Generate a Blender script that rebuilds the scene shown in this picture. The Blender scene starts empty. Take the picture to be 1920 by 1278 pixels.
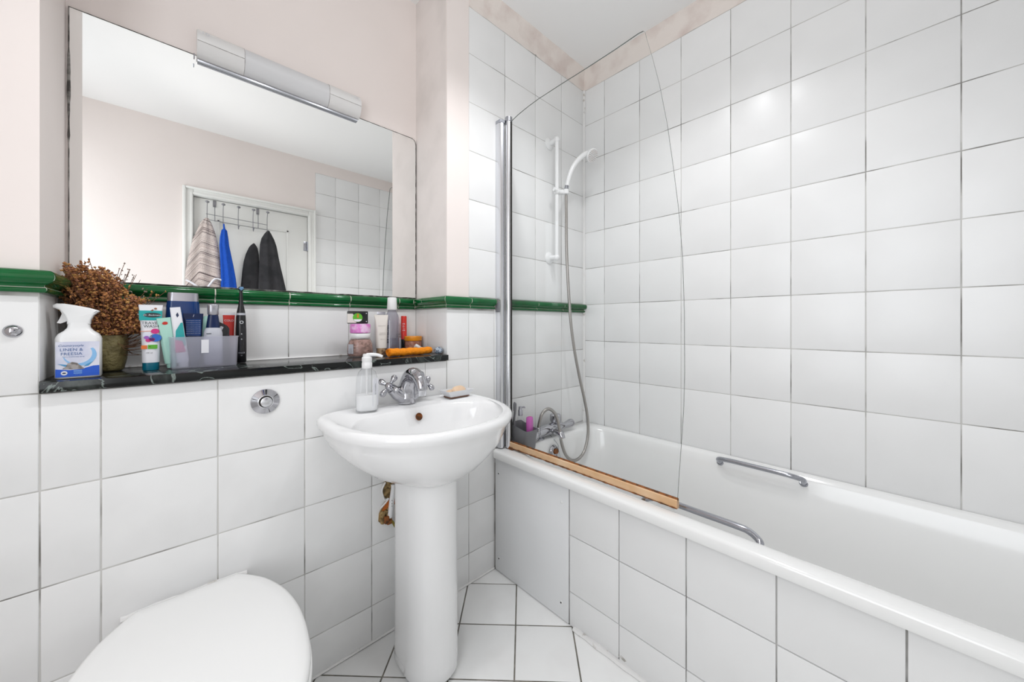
import bpy, bmesh, math, random
from mathutils import Vector, Matrix
R = math.radians
PI = math.pi
rnd = random.Random(7)
scene = bpy.context.scene
col = scene.collection

# ------------------------------------------------------------------ camera
cam_d = bpy.data.cameras.new('camera'); cam = bpy.data.objects.new('camera', cam_d); col.objects.link(cam)
cam.location = (0, -1.198, 1.067); cam.rotation_euler = (R(90), 0, R(46.72 - 90))
cam_d.sensor_width = 36; cam_d.lens = 675.6 / 1920 * 36; cam_d.shift_y = -(639 - 607.2) / 1920
cam_d.clip_start = 0.02
scene.camera = cam
# ------------------------------------------------------------------ world, lamps, exposure
w = bpy.data.worlds.new('world'); scene.world = w; w.use_nodes = True
w.node_tree.nodes['Background'].inputs[0].default_value = (0.8, 0.85, 0.9, 1)
w.node_tree.nodes['Background'].inputs[1].default_value = 0.3
scene.view_settings.view_transform = 'Standard'; scene.view_settings.look = 'None'
scene.view_settings.gamma = 1; scene.view_settings.use_curve_mapping = False
scene.view_settings.exposure = -0.47
LAMP_X = (0.05, 0.35, 0.65, 0.95); LAMP_Y = -0.70; LAMP_Z = 2.452
LAMP_W = (11.0, 11.0, 15.0, 24.0)
COOL = (0.93, 0.965, 1.0)
for lx, lw in zip(LAMP_X, LAMP_W):
    ld = bpy.data.lights.new('spot_lamp', 'SPOT'); ld.energy = lw; ld.spot_size = R(128); ld.spot_blend = 0.55
    ld.shadow_soft_size = 0.028; ld.color = (0.97, 0.98, 1.0)
    lo = bpy.data.objects.new('spot_lamp', ld); col.objects.link(lo); lo.location = (lx, LAMP_Y, LAMP_Z)
# added fill light in a made-up opening of the unseen left wall
wd = bpy.data.lights.new('side_fill', 'AREA'); wd.shape = 'RECTANGLE'; wd.size = 1.48; wd.size_y = .95; wd.energy = 21; wd.color = COOL
wo = bpy.data.objects.new('side_fill', wd); col.objects.link(wo); wo.location = (-0.80, -1.175, 1.41); wo.rotation_euler = (0, R(-90), 0)
# added fill light near the camera, aimed up to brighten the ceiling
fd_ = bpy.data.lights.new('ceiling_fill', 'SPOT'); fd_.energy = 21; fd_.spot_size = R(95); fd_.spot_blend = 0.9; fd_.shadow_soft_size = 0.08; fd_.color = (1.0, 0.99, 0.98)
fo = bpy.data.objects.new('ceiling_fill', fd_); col.objects.link(fo); fo.location = (-0.10, -1.40, 1.35)
fo.rotation_euler = Vector((0.85, 0.80, 1.12)).to_track_quat('-Z', 'Y').to_euler()

# ------------------------------------------------------------------ materials
MAT = {}
def mat(name, color, rough=0.5, metal=0.0, spec=0.5, bump=0.0, bscale=20.0, var=0.0, vscale=3.0, coat=0.0, col2=None, thr=(0.45, 0.6), trans=0.0, objvar=0.0, detail=4.0, emit=None, sss=0.0):
    m = bpy.data.materials.new(name); m.use_nodes = True; nt = m.node_tree; N = nt.nodes; L = nt.links
    b = N['Principled BSDF']
    b.inputs['Base Color'].default_value = (*color, 1); b.inputs['Roughness'].default_value = rough
    b.inputs['Metallic'].default_value = metal; b.inputs['Specular IOR Level'].default_value = spec
    b.inputs['Coat Weight'].default_value = coat; b.inputs['Transmission Weight'].default_value = trans
    if sss: b.inputs['Subsurface Weight'].default_value = sss; b.inputs['Subsurface Scale'].default_value = 0.01
    tc = N.new('ShaderNodeTexCoord')
    src = None
    if col2 is not None or var > 0:
        n = N.new('ShaderNodeTexNoise'); n.inputs['Scale'].default_value = vscale; n.inputs['Detail'].default_value = detail
        L.new(tc.outputs['Object'], n.inputs['Vector'])
        cr = N.new('ShaderNodeValToRGB'); L.new(n.outputs['Fac'], cr.inputs['Fac'])
        cr.color_ramp.elements[0].position = thr[0]; cr.color_ramp.elements[1].position = thr[1]
        c2 = col2 if col2 is not None else tuple(c * (1 - var) for c in color)
        cr.color_ramp.elements[0].color = (*color, 1); cr.color_ramp.elements[1].color = (*c2, 1)
        src = cr.outputs['Color']
    if objvar > 0:
        oi = N.new('ShaderNodeObjectInfo'); mr = N.new('ShaderNodeMapRange'); L.new(oi.outputs['Random'], mr.inputs['Value'])
        mr.inputs['To Min'].default_value = 1 - objvar; mr.inputs['To Max'].default_value = 1.0
        hs = N.new('ShaderNodeHueSaturation'); hs.inputs['Color'].default_value = (*color, 1)
        if src: L.new(src, hs.inputs['Color'])
        L.new(mr.outputs['Result'], hs.inputs['Value']); src = hs.outputs['Color']
    if src: L.new(src, b.inputs['Base Color'])
    if bump > 0:
        n2 = N.new('ShaderNodeTexNoise'); n2.inputs['Scale'].default_value = bscale; n2.inputs['Detail'].default_value = 3
        L.new(tc.outputs['Object'], n2.inputs['Vector'])
        bp = N.new('ShaderNodeBump'); bp.inputs['Strength'].default_value = bump; bp.inputs['Distance'].default_value = 0.01
        L.new(n2.outputs['Fac'], bp.inputs['Height']); L.new(bp.outputs['Normal'], b.inputs['Normal'])
    if emit: b.inputs['Emission Color'].default_value = (*emit[:3], 1); b.inputs['Emission Strength'].default_value = emit[3]
    MAT[name] = m; return m
def clear_mat(name, tint=(0.95, 0.97, 0.97), rough=0.02, ior=1.45, haze=0.0, haze_col=(0.9, 0.9, 0.92)):
    """thin clear sheet: straight-through light plus a Fresnel reflection, optionally milky"""
    m = bpy.data.materials.new(name); m.use_nodes = True; nt = m.node_tree; N = nt.nodes; L = nt.links
    N.remove(N['Principled BSDF']); out = N['Material Output']
    t = N.new('ShaderNodeBsdfTransparent'); t.inputs[0].default_value = (*tint, 1)
    g = N.new('ShaderNodeBsdfGlossy'); g.inputs['Roughness'].default_value = rough
    lw_ = N.new('ShaderNodeLayerWeight'); lw_.inputs['Blend'].default_value = 0.5
    pw = N.new('ShaderNodeMath'); pw.operation = 'POWER'; L.new(lw_.outputs['Facing'], pw.inputs[0]); pw.inputs[1].default_value = 5
    f0 = ((ior - 1) / (ior + 1)) ** 2
    fr = N.new('ShaderNodeMath'); fr.operation = 'MULTIPLY_ADD'; L.new(pw.outputs[0], fr.inputs[0]); fr.inputs[1].default_value = 1 - f0; fr.inputs[2].default_value = f0
    base = t.outputs[0]
    if haze > 0:
        d = N.new('ShaderNodeBsdfDiffuse'); d.inputs[0].default_value = (*haze_col, 1)
        tl = N.new('ShaderNodeBsdfTranslucent'); tl.inputs[0].default_value = (*haze_col, 1)
        ms = N.new('ShaderNodeMixShader'); ms.inputs[0].default_value = 0.5; L.new(d.outputs[0], ms.inputs[1]); L.new(tl.outputs[0], ms.inputs[2])
        mh = N.new('ShaderNodeMixShader'); mh.inputs[0].default_value = haze; L.new(t.outputs[0], mh.inputs[1]); L.new(ms.outputs[0], mh.inputs[2])
        base = mh.outputs[0]
    mx = N.new('ShaderNodeMixShader'); L.new(fr.outputs[0], mx.inputs[0]); L.new(base, mx.inputs[1]); L.new(g.outputs[0], mx.inputs[2])
    L.new(mx.outputs[0], out.inputs['Surface'])
    MAT[name] = m; return m

M = MAT
mat('tile', (0.87, 0.87, 0.865), 0.3, bump=0.12, bscale=7, var=0.05, vscale=3, thr=(0.4, 0.7), objvar=0.035)
mat('tile_low', (0.87, 0.87, 0.865), 0.3, bump=0.12, bscale=8, col2=(0.80, 0.80, 0.795), vscale=5, thr=(0.42, 0.75), objvar=0.05)
mat('floor_tile', (0.88, 0.88, 0.87), 0.22, bump=0.05, bscale=6, col2=(0.82, 0.81, 0.80), vscale=7, thr=(0.5, 0.85))
mat('grout', (0.60, 0.59, 0.57), 0.85, col2=(0.20, 0.19, 0.175), vscale=7, thr=(0.48, 0.66), detail=6)
mat('floor_grout', (0.15, 0.14, 0.12), 0.9, col2=(0.24, 0.22, 0.19), vscale=20)
mat('paint', (0.875, 0.80, 0.765), 0.6, bump=0.10, bscale=14, col2=(0.84, 0.765, 0.73), vscale=2.5, thr=(0.35, 0.75))
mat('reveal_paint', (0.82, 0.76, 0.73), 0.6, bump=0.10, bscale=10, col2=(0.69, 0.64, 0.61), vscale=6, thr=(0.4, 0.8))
mat('band_paint', (0.83, 0.76, 0.71), 0.65, bump=0.35, bscale=22, col2=(0.62, 0.50, 0.46), vscale=9, thr=(0.47, 0.80), detail=9)
mat('ceiling_paint', (0.92, 0.915, 0.905), 0.7, bump=0.05, bscale=8)
mat('white_gloss_paint', (0.86, 0.86, 0.83), 0.3)
mat('caulk', (0.82, 0.81, 0.80), 0.45, col2=(0.55, 0.52, 0.48), vscale=30, thr=(0.62, 0.7))
mat('dark_caulk', (0.055, 0.05, 0.045), 0.6, col2=(0.3, 0.29, 0.27), vscale=35)
mat('green_glaze', (0.003, 0.12, 0.03), 0.08, spec=0.4, col2=(0.002, 0.085, 0.018), vscale=8, bump=0.06, bscale=12)
mat('cream_grout', (0.72, 0.69, 0.60), 0.7)
mat('ceramic', (0.88, 0.88, 0.88), 0.07, spec=0.6, coat=0.3)
mat('seat_plastic', (0.87, 0.87, 0.86), 0.22)
mat('enamel', (0.88, 0.88, 0.87), 0.12, spec=0.6, coat=0.2)
mat('white_plastic', (0.83, 0.83, 0.83), 0.28)
mat('chrome', (0.48, 0.48, 0.51), 0.07, metal=1.0)
mat('steel', (0.42, 0.43, 0.47), 0.16, metal=1.0)
mat('aluminium', (0.72, 0.73, 0.76), 0.24, metal=1.0)
mat('hose_metal', (0.42, 0.40, 0.38), 0.3, metal=0.9)
mat('mirror_glass', (0.95, 0.957, 0.95), 0.0, metal=1.0)
mat('black_plastic', (0.012, 0.012, 0.014), 0.25)
mat('dark_gap', (0.02, 0.018, 0.015), 0.8)
mat('grey_plastic', (0.20, 0.20, 0.215), 0.42, bump=0.05, bscale=40)
mat('panel_paint', (0.82, 0.825, 0.83), 0.4, bump=0.08, bscale=20)
mat('pink_plastic', (0.62, 0.13, 0.50), 0.3)
mat('diffuser', (0.66, 0.66, 0.67), 0.35)
mat('rubber_amber', (0.62, 0.36, 0.17), 0.35, col2=(0.78, 0.55, 0.35), vscale=10, thr=(0.3, 0.7))
mat('rust', (0.28, 0.09, 0.02), 0.8, col2=(0.09, 0.04, 0.015), vscale=60)
mat('foam', (0.36, 0.24, 0.10), 0.8, bump=0.6, bscale=60, col2=(0.12, 0.08, 0.03), vscale=45)
mat('orange_clay', (0.48, 0.13, 0.02), 0.7, bump=0.3, bscale=60)
mat('olive_cable', (0.22, 0.17, 0.02), 0.4)
mat('pot_glaze', (0.13, 0.10, 0.035), 0.45, bump=0.5, bscale=90, col2=(0.34, 0.29, 0.13), vscale=30, thr=(0.35, 0.7))
mat('stem', (0.17, 0.08, 0.04), 0.8)
mat('bud_a', (0.46, 0.20, 0.07), 0.85); mat('bud_b', (0.30, 0.125, 0.065), 0.85); mat('bud_c', (0.58, 0.31, 0.10), 0.85); mat('bud_d', (0.30, 0.23, 0.19), 0.85)
mat('label_white', (0.80, 0.80, 0.84), 0.35)
mat('label_lilac', (0.60, 0.62, 0.76), 0.35, col2=(0.80, 0.80, 0.86), vscale=18, thr=(0.35, 0.6))
mat('label_blue', (0.01, 0.10, 0.60), 0.3)
mat('sky_blue', (0.07, 0.30, 0.55), 0.35); mat('ink_blue', (0.08, 0.16, 0.36), 0.4); mat('light_blue', (0.25, 0.50, 0.80), 0.35)
mat('stone_grey', (0.38, 0.35, 0.34), 0.5, col2=(0.15, 0.13, 0.12), vscale=120)
mat('teal', (0.0, 0.34, 0.34), 0.3); mat('teal_dark', (0.0, 0.13, 0.20), 0.3); mat('navy', (0.004, 0.016, 0.07), 0.25); mat('blue_gel', (0.005, 0.04, 0.17), 0.15)
mat('ink', (0.015, 0.03, 0.035), 0.4); mat('magenta', (0.60, 0.02, 0.20), 0.3); mat('purple', (0.30, 0.10, 0.45), 0.3); mat('royal', (0.01, 0.13, 0.52), 0.3)
mat('lime', (0.10, 0.42, 0.02), 0.3); mat('orange', (0.75, 0.17, 0.02), 0.3); mat('mint', (0.42, 0.70, 0.60), 0.3); mat('red', (0.60, 0.03, 0.02), 0.3)
mat('silver_plastic', (0.45, 0.45, 0.49), 0.25, metal=0.7); mat('pale_grey', (0.52, 0.53, 0.58), 0.3)
mat('salt', (0.50, 0.30, 0.25), 0.7, bump=0.9, bscale=90, col2=(0.28, 0.15, 0.11), vscale=60, thr=(0.45, 0.6))
mat('scrub', (0.33, 0.12, 0.07), 0.5, bump=0.5, bscale=90, col2=(0.42, 0.20, 0.14), vscale=70)
mat('pink_lid', (0.70, 0.20, 0.58), 0.25, col2=(0.82, 0.55, 0.78), vscale=40)
mat('cream_tube', (0.74, 0.70, 0.65), 0.35); mat('wood_cap', (0.45, 0.30, 0.17), 0.4, col2=(0.10, 0.05, 0.03), vscale=50)
mat('orange_lid', (0.75, 0.27, 0.01), 0.25)
mat('orange_cloth', (0.90, 0.28, 0.003), 0.85, bump=0.5, bscale=130)
mat('soap', (0.80, 0.58, 0.40), 0.5); mat('liquid', (0.87, 0.87, 0.87), 0.3); mat('towel_blue', (0.003, 0.075, 0.46), 0.9, bump=0.6, bscale=150)
mat('charcoal_cloth', (0.026, 0.025, 0.028), 0.85, bump=0.4, bscale=130, col2=(0.014, 0.014, 0.016), vscale=12)
mat('hook_metal', (0.28, 0.28, 0.30), 0.35, metal=0.6)
mat('dish_ceramic', (0.72, 0.73, 0.75), 0.25); mat('dish_base', (0.16, 0.08, 0.05), 0.6)
mat('crystal_bag', (0.12, 0.16, 0.22), 0.3, col2=(0.45, 0.52, 0.60), vscale=90)
mat('glass_edge', (0.11, 0.13, 0.12), 0.2)
mat('lamp_glow', (1, 1, 1), 0.4, emit=(1, 0.97, 0.94, 12.0))
clear_mat('screen_glass', (0.988, 0.992, 0.992), 0.0, 1.22)
clear_mat('clear_plastic', (0.96, 0.965, 0.97), 0.05, 1.4, haze=0.03)
clear_mat('mouthwash_plastic', (0.80, 0.80, 0.85), 0.05, 1.4, haze=0.16, haze_col=(0.55, 0.54, 0.60))
clear_mat('frosted_plastic', (0.92, 0.92, 0.96), 0.3, 1.4, haze=0.31, haze_col=(0.90, 0.90, 0.97))
clear_mat('jar_plastic', (0.90, 0.88, 0.88), 0.08, 1.4, haze=0.1)
# marble: near-black green with light veins
def marble():
    m = mat('marble', (0.012, 0.015, 0.014), 0.15, spec=0.3); nt = m.node_tree; N = nt.nodes; L = nt.links; b = N['Principled BSDF']
    tc = N.new('ShaderNodeTexCoord'); n = N.new('ShaderNodeTexNoise'); n.inputs['Scale'].default_value = 8; n.inputs['Detail'].default_value = 6; n.inputs['Distortion'].default_value = 1.6
    L.new(tc.outputs['Object'], n.inputs['Vector'])
    cr = N.new('ShaderNodeValToRGB'); e = cr.color_ramp.elements
    e[0].position = 0.485; e[0].color = (0.006, 0.007, 0.007, 1); e[1].position = 0.515; e[1].color = (0.007, 0.009, 0.008, 1)
    v = cr.color_ramp.elements.new(0.50); v.color = (0.20, 0.24, 0.22, 1)
    v2 = cr.color_ramp.elements.new(0.68); v2.color = (0.05, 0.06, 0.055, 1)
    L.new(n.outputs['Fac'], cr.inputs['Fac']); L.new(cr.outputs['Color'], b.inputs['Base Color'])
marble()
def stripes():
    m = mat('striped_towel', (0.6, 0.5, 0.46), 0.9, bump=0.5, bscale=150); nt = m.node_tree; N = nt.nodes; L = nt.links; b = N['Principled BSDF']
    at = N.new('ShaderNodeUVMap'); sp = N.new('ShaderNodeSeparateXYZ'); L.new(at.outputs['UV'], sp.inputs[0])
    n = N.new('ShaderNodeTexNoise'); n.noise_dimensions = '1D'; n.inputs['Scale'].default_value = 22; n.inputs['Detail'].default_value = 5; n.inputs['Roughness'].default_value = 0.75
    L.new(sp.outputs['Y'], n.inputs['W'])
    cr = N.new('ShaderNodeValToRGB'); cr.color_ramp.interpolation = 'CONSTANT'; L.new(n.outputs['Fac'], cr.inputs['Fac'])
    e = cr.color_ramp.elements; e[0].position = 0; e[0].color = (0.05, 0.03, 0.035, 1); e[1].position = 0.42; e[1].color = (0.76, 0.65, 0.60, 1)
    for p, c in ((0.475, (0.12, 0.07, 0.07, 1)), (0.495, (0.78, 0.72, 0.68, 1)), (0.535, (0.36, 0.22, 0.19, 1)), (0.56, (0.72, 0.63, 0.58, 1)), (0.63, (0.06, 0.035, 0.04, 1))):
        x = e.new(p); x.color = c
    L.new(cr.outputs['Color'], b.inputs['Base Color'])
stripes()

# ------------------------------------------------------------------ helpers
def link(o, parent=None, mw=None):
    col.objects.link(o)
    if parent: o.parent = parent
    if mw is not None: o.matrix_local = mw
    return o
def mesh(name, verts, faces, m, smooth=True, angle=35, uvs=None):
    me = bpy.data.meshes.new(name); me.from_pydata([tuple(v) for v in verts], [], faces)
    ms = m if isinstance(m, (list, tuple)) else [m]
    for x in ms: me.materials.append(MAT[x] if isinstance(x, str) else x)
    bm = bmesh.new(); bm.from_mesh(me); bmesh.ops.recalc_face_normals(bm, faces=bm.faces); bm.to_mesh(me); bm.free()
    if smooth:
        me.polygons.foreach_set('use_smooth', [True] * len(me.polygons)); me.set_sharp_from_angle(angle=R(angle))
    me.update(); return me
def obj(name, V, F, m, parent=None, smooth=True, angle=35, loc=None, rot=None):
    o = bpy.data.objects.new(name, mesh(name, V, F, m, smooth, angle)); link(o, parent)
    if loc: o.location = loc
    if rot: o.rotation_euler = rot
    return o
class G:
    """geometry collector"""
    def __init__(s): s.V = []; s.F = []
    def add(s, V, F, mw=None):
        k = len(s.V); s.V += [mw @ Vector(v) for v in V] if mw is not None else [Vector(v) for v in V]
        s.F += [tuple(i + k for i in f) for f in F]; return s
    def make(s, name, m, parent=None, **k): return obj(name, s.V, s.F, m, parent, **k)
def boxg(a, b, bev=0.0, seg=2):
    bm = bmesh.new(); bmesh.ops.create_cube(bm, size=1)
    for v in bm.verts: v.co = Vector(((a[i] + b[i]) / 2 + v.co[i] * (b[i] - a[i])) for i in range(3))
    if bev > 0: bmesh.ops.bevel(bm, geom=list(bm.edges), offset=bev, segments=seg, profile=0.5, affect='EDGES')
    bm.verts.ensure_lookup_table(); V = [v.co.copy() for v in bm.verts]; F = [tuple(v.index for v in f.verts) for f in bm.faces]; bm.free()
    return V, F
def box(name, a, b, m, parent=None, bev=0.0, seg=2, **k): return obj(name, *boxg(a, b, bev, seg), m, parent, **k)
def loft(rings, cap0=True, cap1=True, closed=True):
    n = len(rings[0]); V = [Vector(p) for r in rings for p in r]; F = []
    for i in range(len(rings) - 1):
        for j in range(n if closed else n - 1):
            a = i * n + j; b = i * n + (j + 1) % n; F.append((a, b, b + n, a + n))
    if cap0: F.append(tuple(range(n))[::-1])
    if cap1: F.append(tuple(range((len(rings) - 1) * n, len(rings) * n)))
    return V, F
def lathe(prof, seg=32, cap0=True, cap1=True):
    return loft([[(r * math.cos(2 * PI * j / seg), r * math.sin(2 * PI * j / seg), z) for j in range(seg)] for r, z in prof], cap0, cap1)
def rrect(w, d, r, z, seg=5, cx=0, cy=0):
    pts = []; r = min(r, w - 1e-4, d - 1e-4)
    for qx, qy, a0 in ((1, 1, 0), (-1, 1, 90), (-1, -1, 180), (1, -1, 270)):
        for k in range(seg + 1):
            a = R(a0 + 90 * k / seg); pts.append((cx + qx * (w - r) + r * math.cos(a), cy + qy * (d - r) + r * math.sin(a), z))
    return pts
def sell(cx, cy, w, yf, yb, nf, nb, z, N=72):
    pts = []
    for j in range(N):
        t = 2 * PI * j / N; c, s_ = math.cos(t), math.sin(t); n = nb if s_ > 0 else nf; d = yb if s_ > 0 else yf
        # blend exponent for a continuous side
        pts.append((cx + w * math.copysign(abs(c) ** (2 / n), c), cy + d * math.copysign(abs(s_) ** (2 / n), s_), z))
    return pts
def smooth_path(P, k=8):
    P = [Vector(p) for p in P]; out = []
    for i in range(len(P) - 1):
        p0 = P[max(i - 1, 0)]; p1 = P[i]; p2 = P[i + 1]; p3 = P[min(i + 2, len(P) - 1)]
        for j in range(k):
            t = j / k; out.append(0.5 * ((2 * p1) + (p2 - p0) * t + (2 * p0 - 5 * p1 + 4 * p2 - p3) * t * t + (3 * p1 - p0 - 3 * p2 + p3) * t ** 3))
    out.append(P[-1]); return out
def tube(P, r, seg=10, caps=True):
    P = [Vector(p) for p in P]; rings = []; n = len(P)
    t = (P[1] - P[0]).normalized(); up = Vector((0, 0, 1)) if abs(t.z) < 0.9 else Vector((1, 0, 0))
    u = t.cross(up).normalized()
    for i in range(n):
        t = ((P[min(i + 1, n - 1)] - P[max(i - 1, 0)])).normalized(); u = (u - t * u.dot(t)).normalized(); v = t.cross(u)
        ri = r[i] if isinstance(r, (list, tuple)) else r
        rings.append([P[i] + (u * math.cos(2 * PI * j / seg) + v * math.sin(2 * PI * j / seg)) * ri for j in range(seg)])
    return loft(rings, caps, caps)
def ellipsoid(c, r, seg=16, rings=10):
    pr = [[(c[0] + r[0] * math.sin(PI * i / rings) * math.cos(2 * PI * j / seg), c[1] + r[1] * math.sin(PI * i / rings) * math.sin(2 * PI * j / seg), c[2] - r[2] * math.cos(PI * i / rings)) for j in range(seg)] for i in range(1, rings)]
    return loft(pr)
def prism(poly, z0, z1):   # poly list of (x,y); extruded along z
    n = len(poly); V = [(x, y, z0) for x, y in poly] + [(x, y, z1) for x, y in poly]
    return V, [tuple(range(n))[::-1], tuple(range(n, 2 * n))] + [(i, (i + 1) % n, (i + 1) % n + n, i + n) for i in range(n)]
def plate(poly, y0, y1):   # poly list of (x,z); extruded along y
    n = len(poly); V = [(x, y0, z) for x, z in poly] + [(x, y1, z) for x, z in poly]
    return V, [tuple(range(n))[::-1], tuple(range(n, 2 * n))] + [(i, (i + 1) % n, (i + 1) % n + n, i + n) for i in range(n)]
def tag(o, label, cat, group=None, kind=None):
    o['label'] = label; o['category'] = cat
    if group: o['group'] = group
    if kind: o['kind'] = kind
    return o
def thing(name, loc, label, cat, rz=0, group=None):
    o = bpy.data.objects.new(name, None); col.objects.link(o); o.empty_display_size = 0.03
    o.location = loc; o.rotation_euler = (0, 0, R(rz)); return tag(o, label, cat, group)
def struct(o): o['kind'] = 'structure'; return o
def T(x, y, z): return Matrix.Translation((x, y, z))
def align(d):       # matrix turning +z to direction d
    return Vector(d).to_track_quat('Z', 'Y').to_matrix().to_4x4()
_txt = {}
def text(s, size, m, parent, loc, wrap=None, name='lettering', sx=1.0, rot=0.0, shear=0.0):
    """flat printed lettering on a face looking along -y; wrap = radius of the round body under it"""
    c = bpy.data.curves.new('t', 'FONT'); c.body = s; c.size = size; c.align_x = 'CENTER'; c.align_y = 'CENTER'; c.resolution_u = 2; c.shear = shear
    o = bpy.data.objects.new('t', c); col.objects.link(o)
    dg = bpy.context.evaluated_depsgraph_get(); me = bpy.data.meshes.new_from_object(o.evaluated_get(dg))
    bpy.data.objects.remove(o); bpy.data.curves.remove(c)
    cr, sr = math.cos(rot), math.sin(rot)
    for v in me.vertices:
        x, y = v.co.x * sx, v.co.y; x, y = x * cr - y * sr, x * sr + y * cr
        if wrap: a = x / wrap; v.co = (wrap * math.sin(a), -wrap * math.cos(a) + wrap, y)
        else: v.co = (x, 0, y)
    me.materials.clear(); me.materials.append(MAT[m]); me.name = name
    q = bpy.data.objects.new(name, me); link(q, parent); q.location = loc; return q
def decal(poly, m, parent, y, name='print_patch', wrap=None, th=0.0004):
    """thin printed patch, poly in (x,z), on a face looking along -y at depth y"""
    V, F = plate(poly, y - th, y)
    if wrap:
        V2 = []
        for x, yy, z in V: a = x / wrap; rr = wrap - (yy - y); V2.append((wrap * math.sin(a) * rr / wrap, y + wrap - rr * math.cos(a), z))
        V = V2
    return obj(name, V, F, m, parent, smooth=False)
def circ(cx, cz, rx, rz=None, n=20, a0=0, a1=360):
    rz = rz or rx; return [(cx + rx * math.cos(R(a0 + (a1 - a0) * k / n)), cz + rz * math.sin(R(a0 + (a1 - a0) * k / n))) for k in range(n + (0 if a1 - a0 == 360 else 1))]

# ------------------------------------------------------------------ tiles
def inset(poly, d):
    n = len(poly); out = []
    for i in range(n):
        p0 = Vector(poly[i - 1]); p1 = Vector(poly[i]); p2 = Vector(poly[(i + 1) % n])
        e1 = (p1 - p0).normalized(); e2 = (p2 - p1).normalized(); n1 = Vector((-e1.y, e1.x)); n2 = Vector((-e2.y, e2.x))
        k = 1 + n1.dot(n2); k = max(k, 0.2); out.append(tuple(p1 + (n1 + n2) * d / k))
    return out
_tile_cache = {}
def tile_mesh(poly, gap, th, bev, m):
    key = (tuple((round(x, 4), round(y, 4)) for x, y in poly), gap, th, m)
    if key in _tile_cache: return _tile_cache[key]
    p = inset(poly, gap / 2); q = inset(p, bev * 0.35); r = inset(p, bev * 1.3); n = len(p)
    V = [(x, y, 0) for x, y in p] + [(x, y, th - bev * 0.7) for x, y in p] + [(x, y, th - bev * 0.2) for x, y in q] + [(x, y, th) for x, y in r]
    F = [(k * n + i, k * n + (i + 1) % n, (k + 1) * n + (i + 1) % n, (k + 1) * n + i) for k in range(3) for i in range(n)] + [tuple(range(3 * n, 4 * n))]
    me = mesh('tile', V, F, m, True, 60); _tile_cache[key] = me; return me
def frame(o, u, n):
    u = Vector(u); n = Vector(n); v = n.cross(u); mtx = Matrix((u, v, n)).transposed().to_4x4(); mtx.translation = Vector(o); return mtx
def place_tile(parent, fr, cu, cv, poly, gap, th, bev, m, jit=0.0012, name='tile'):
    o = bpy.data.objects.new(name, tile_mesh(poly, gap, th, bev, m)); col.objects.link(o); o.parent = parent
    j = Matrix.Rotation(rnd.uniform(-1, 1) * jit * 1.5, 4, 'X') @ Matrix.Rotation(rnd.uniform(-1, 1) * jit * 1.5, 4, 'Y') @ Matrix.Rotation(rnd.uniform(-1, 1) * jit, 4, 'Z')
    o.matrix_local = fr @ T(cu, cv, rnd.uniform(-0.0004, 0.0004)) @ j; return o
def tile_grid(parent, fr, us, vs, m='tile', gap=0.0026, th=0.006, bev=0.0013, skip=None):
    for i in range(len(us) - 1):
        for j in range(len(vs) - 1):
            u0, u1, v0, v1 = us[i], us[i + 1], vs[j], vs[j + 1]
            if u1 - u0 < 0.012 or v1 - v0 < 0.012: continue
            if skip and skip(u0, u1, v0, v1): continue
            hu, hv = (u1 - u0) / 2, (v1 - v0) / 2
            place_tile(parent, fr, u0 + hu, v0 + hv, [(-hu, -hv), (hu, -hv), (hu, hv), (-hu, hv)], gap, th, bev, m)
def cuts(a, b, off, p=0.2):
    k = math.ceil((a - off) / p + 1e-6); out = [a]
    while off + k * p < b - 1e-6: out.append(off + k * p); k += 1
    return out + [b]

# ================================================================== ROOM
XL, XR, YF, ZT = -0.75, 1.683, -1.75, 2.47
GR = .0009                                 # how far the joints lie back from the tile faces
NL, NR, NY = -0.198, 0.779, 0.245          # niche
TB, TT = 1.131, 1.178                      # dado trim bottom / top
ZC = 2.372                                 # top of shower tiling
# ---- back wall
g = G()
g.add(*boxg((XL - .1, GR, 0), (NL - GR, .32, ZT))); g.add(*boxg((NL - GR, GR, 0), (NR + GR, .32, .924)))
g.add(*boxg((NR + GR, GR, 0), (XR + .1, .32, ZT))); g.add(*boxg((NL - GR, NY + GR, .924), (NR + GR, .32, ZT)))
wall_back = struct(g.make('wall_back', 'grout', smooth=False))
g = G()
g.add(*boxg((XL, 0, TT), (NL, .006, ZT))); g.add(*boxg((NL - .006, .006, TT), (NL, NY + .006, ZT)))
g.add(*boxg((NR, 0, TT), (.885, .006, ZT)))
g.add(*boxg((NL, NY, TT), (NR, NY + .006, ZT)))
g.make('plaster', 'paint', wall_back, smooth=False)
box('plaster_reveal', (NR, .006, TT), (NR + .006, NY, ZT), 'reveal_paint', wall_back, smooth=False)
fb = frame((0, .006, 0), (1, 0, 0), (0, -1, 0))     # v = n x u
# n=(0,-1,0), u=(1,0,0): v = n x u = (0,0,1)
lowv = cuts(0, TB, .125)
lowv[-1] = TB
tile_grid(wall_back, fb, cuts(XL, NL, -.115), lowv, 'tile_low')
lv2 = [v for v in lowv if v < .924] + [.924]
def skip_hole(u0, u1, v0, v1): return False
tile_grid(wall_back, fb, [NL, -.115, .085, .285, .485, .685, NR], [0, .125, .325, .525, .725, .924], 'tile_low', skip=skip_hole)
tile_grid(wall_back, fb, [NR, .885, 1.022], lowv, 'tile_low')
tile_grid(wall_back, fb, [1.022, 1.085, 1.285, 1.485, XR - .004], [.46, .525, .725, .925, TB], 'tile_low')
tile_grid(wall_back, fb, [.885, 1.085, 1.285, 1.485, XR - .004], [TT, 1.38, 1.58, 1.78, 1.98, 2.18, ZC])
fn = frame((0, NY + .006, 0), (1, 0, 0), (0, -1, 0))
tile_grid(wall_back, fn, [NL, -.105, .095, .293, .495, .692, NR], [.948, TB])
frl = frame((NL - .006, 0, 0), (0, 1, 0), (1, 0, 0))
tile_grid(wall_back, frl, [0, .155, NY], [.948, TB])
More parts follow.
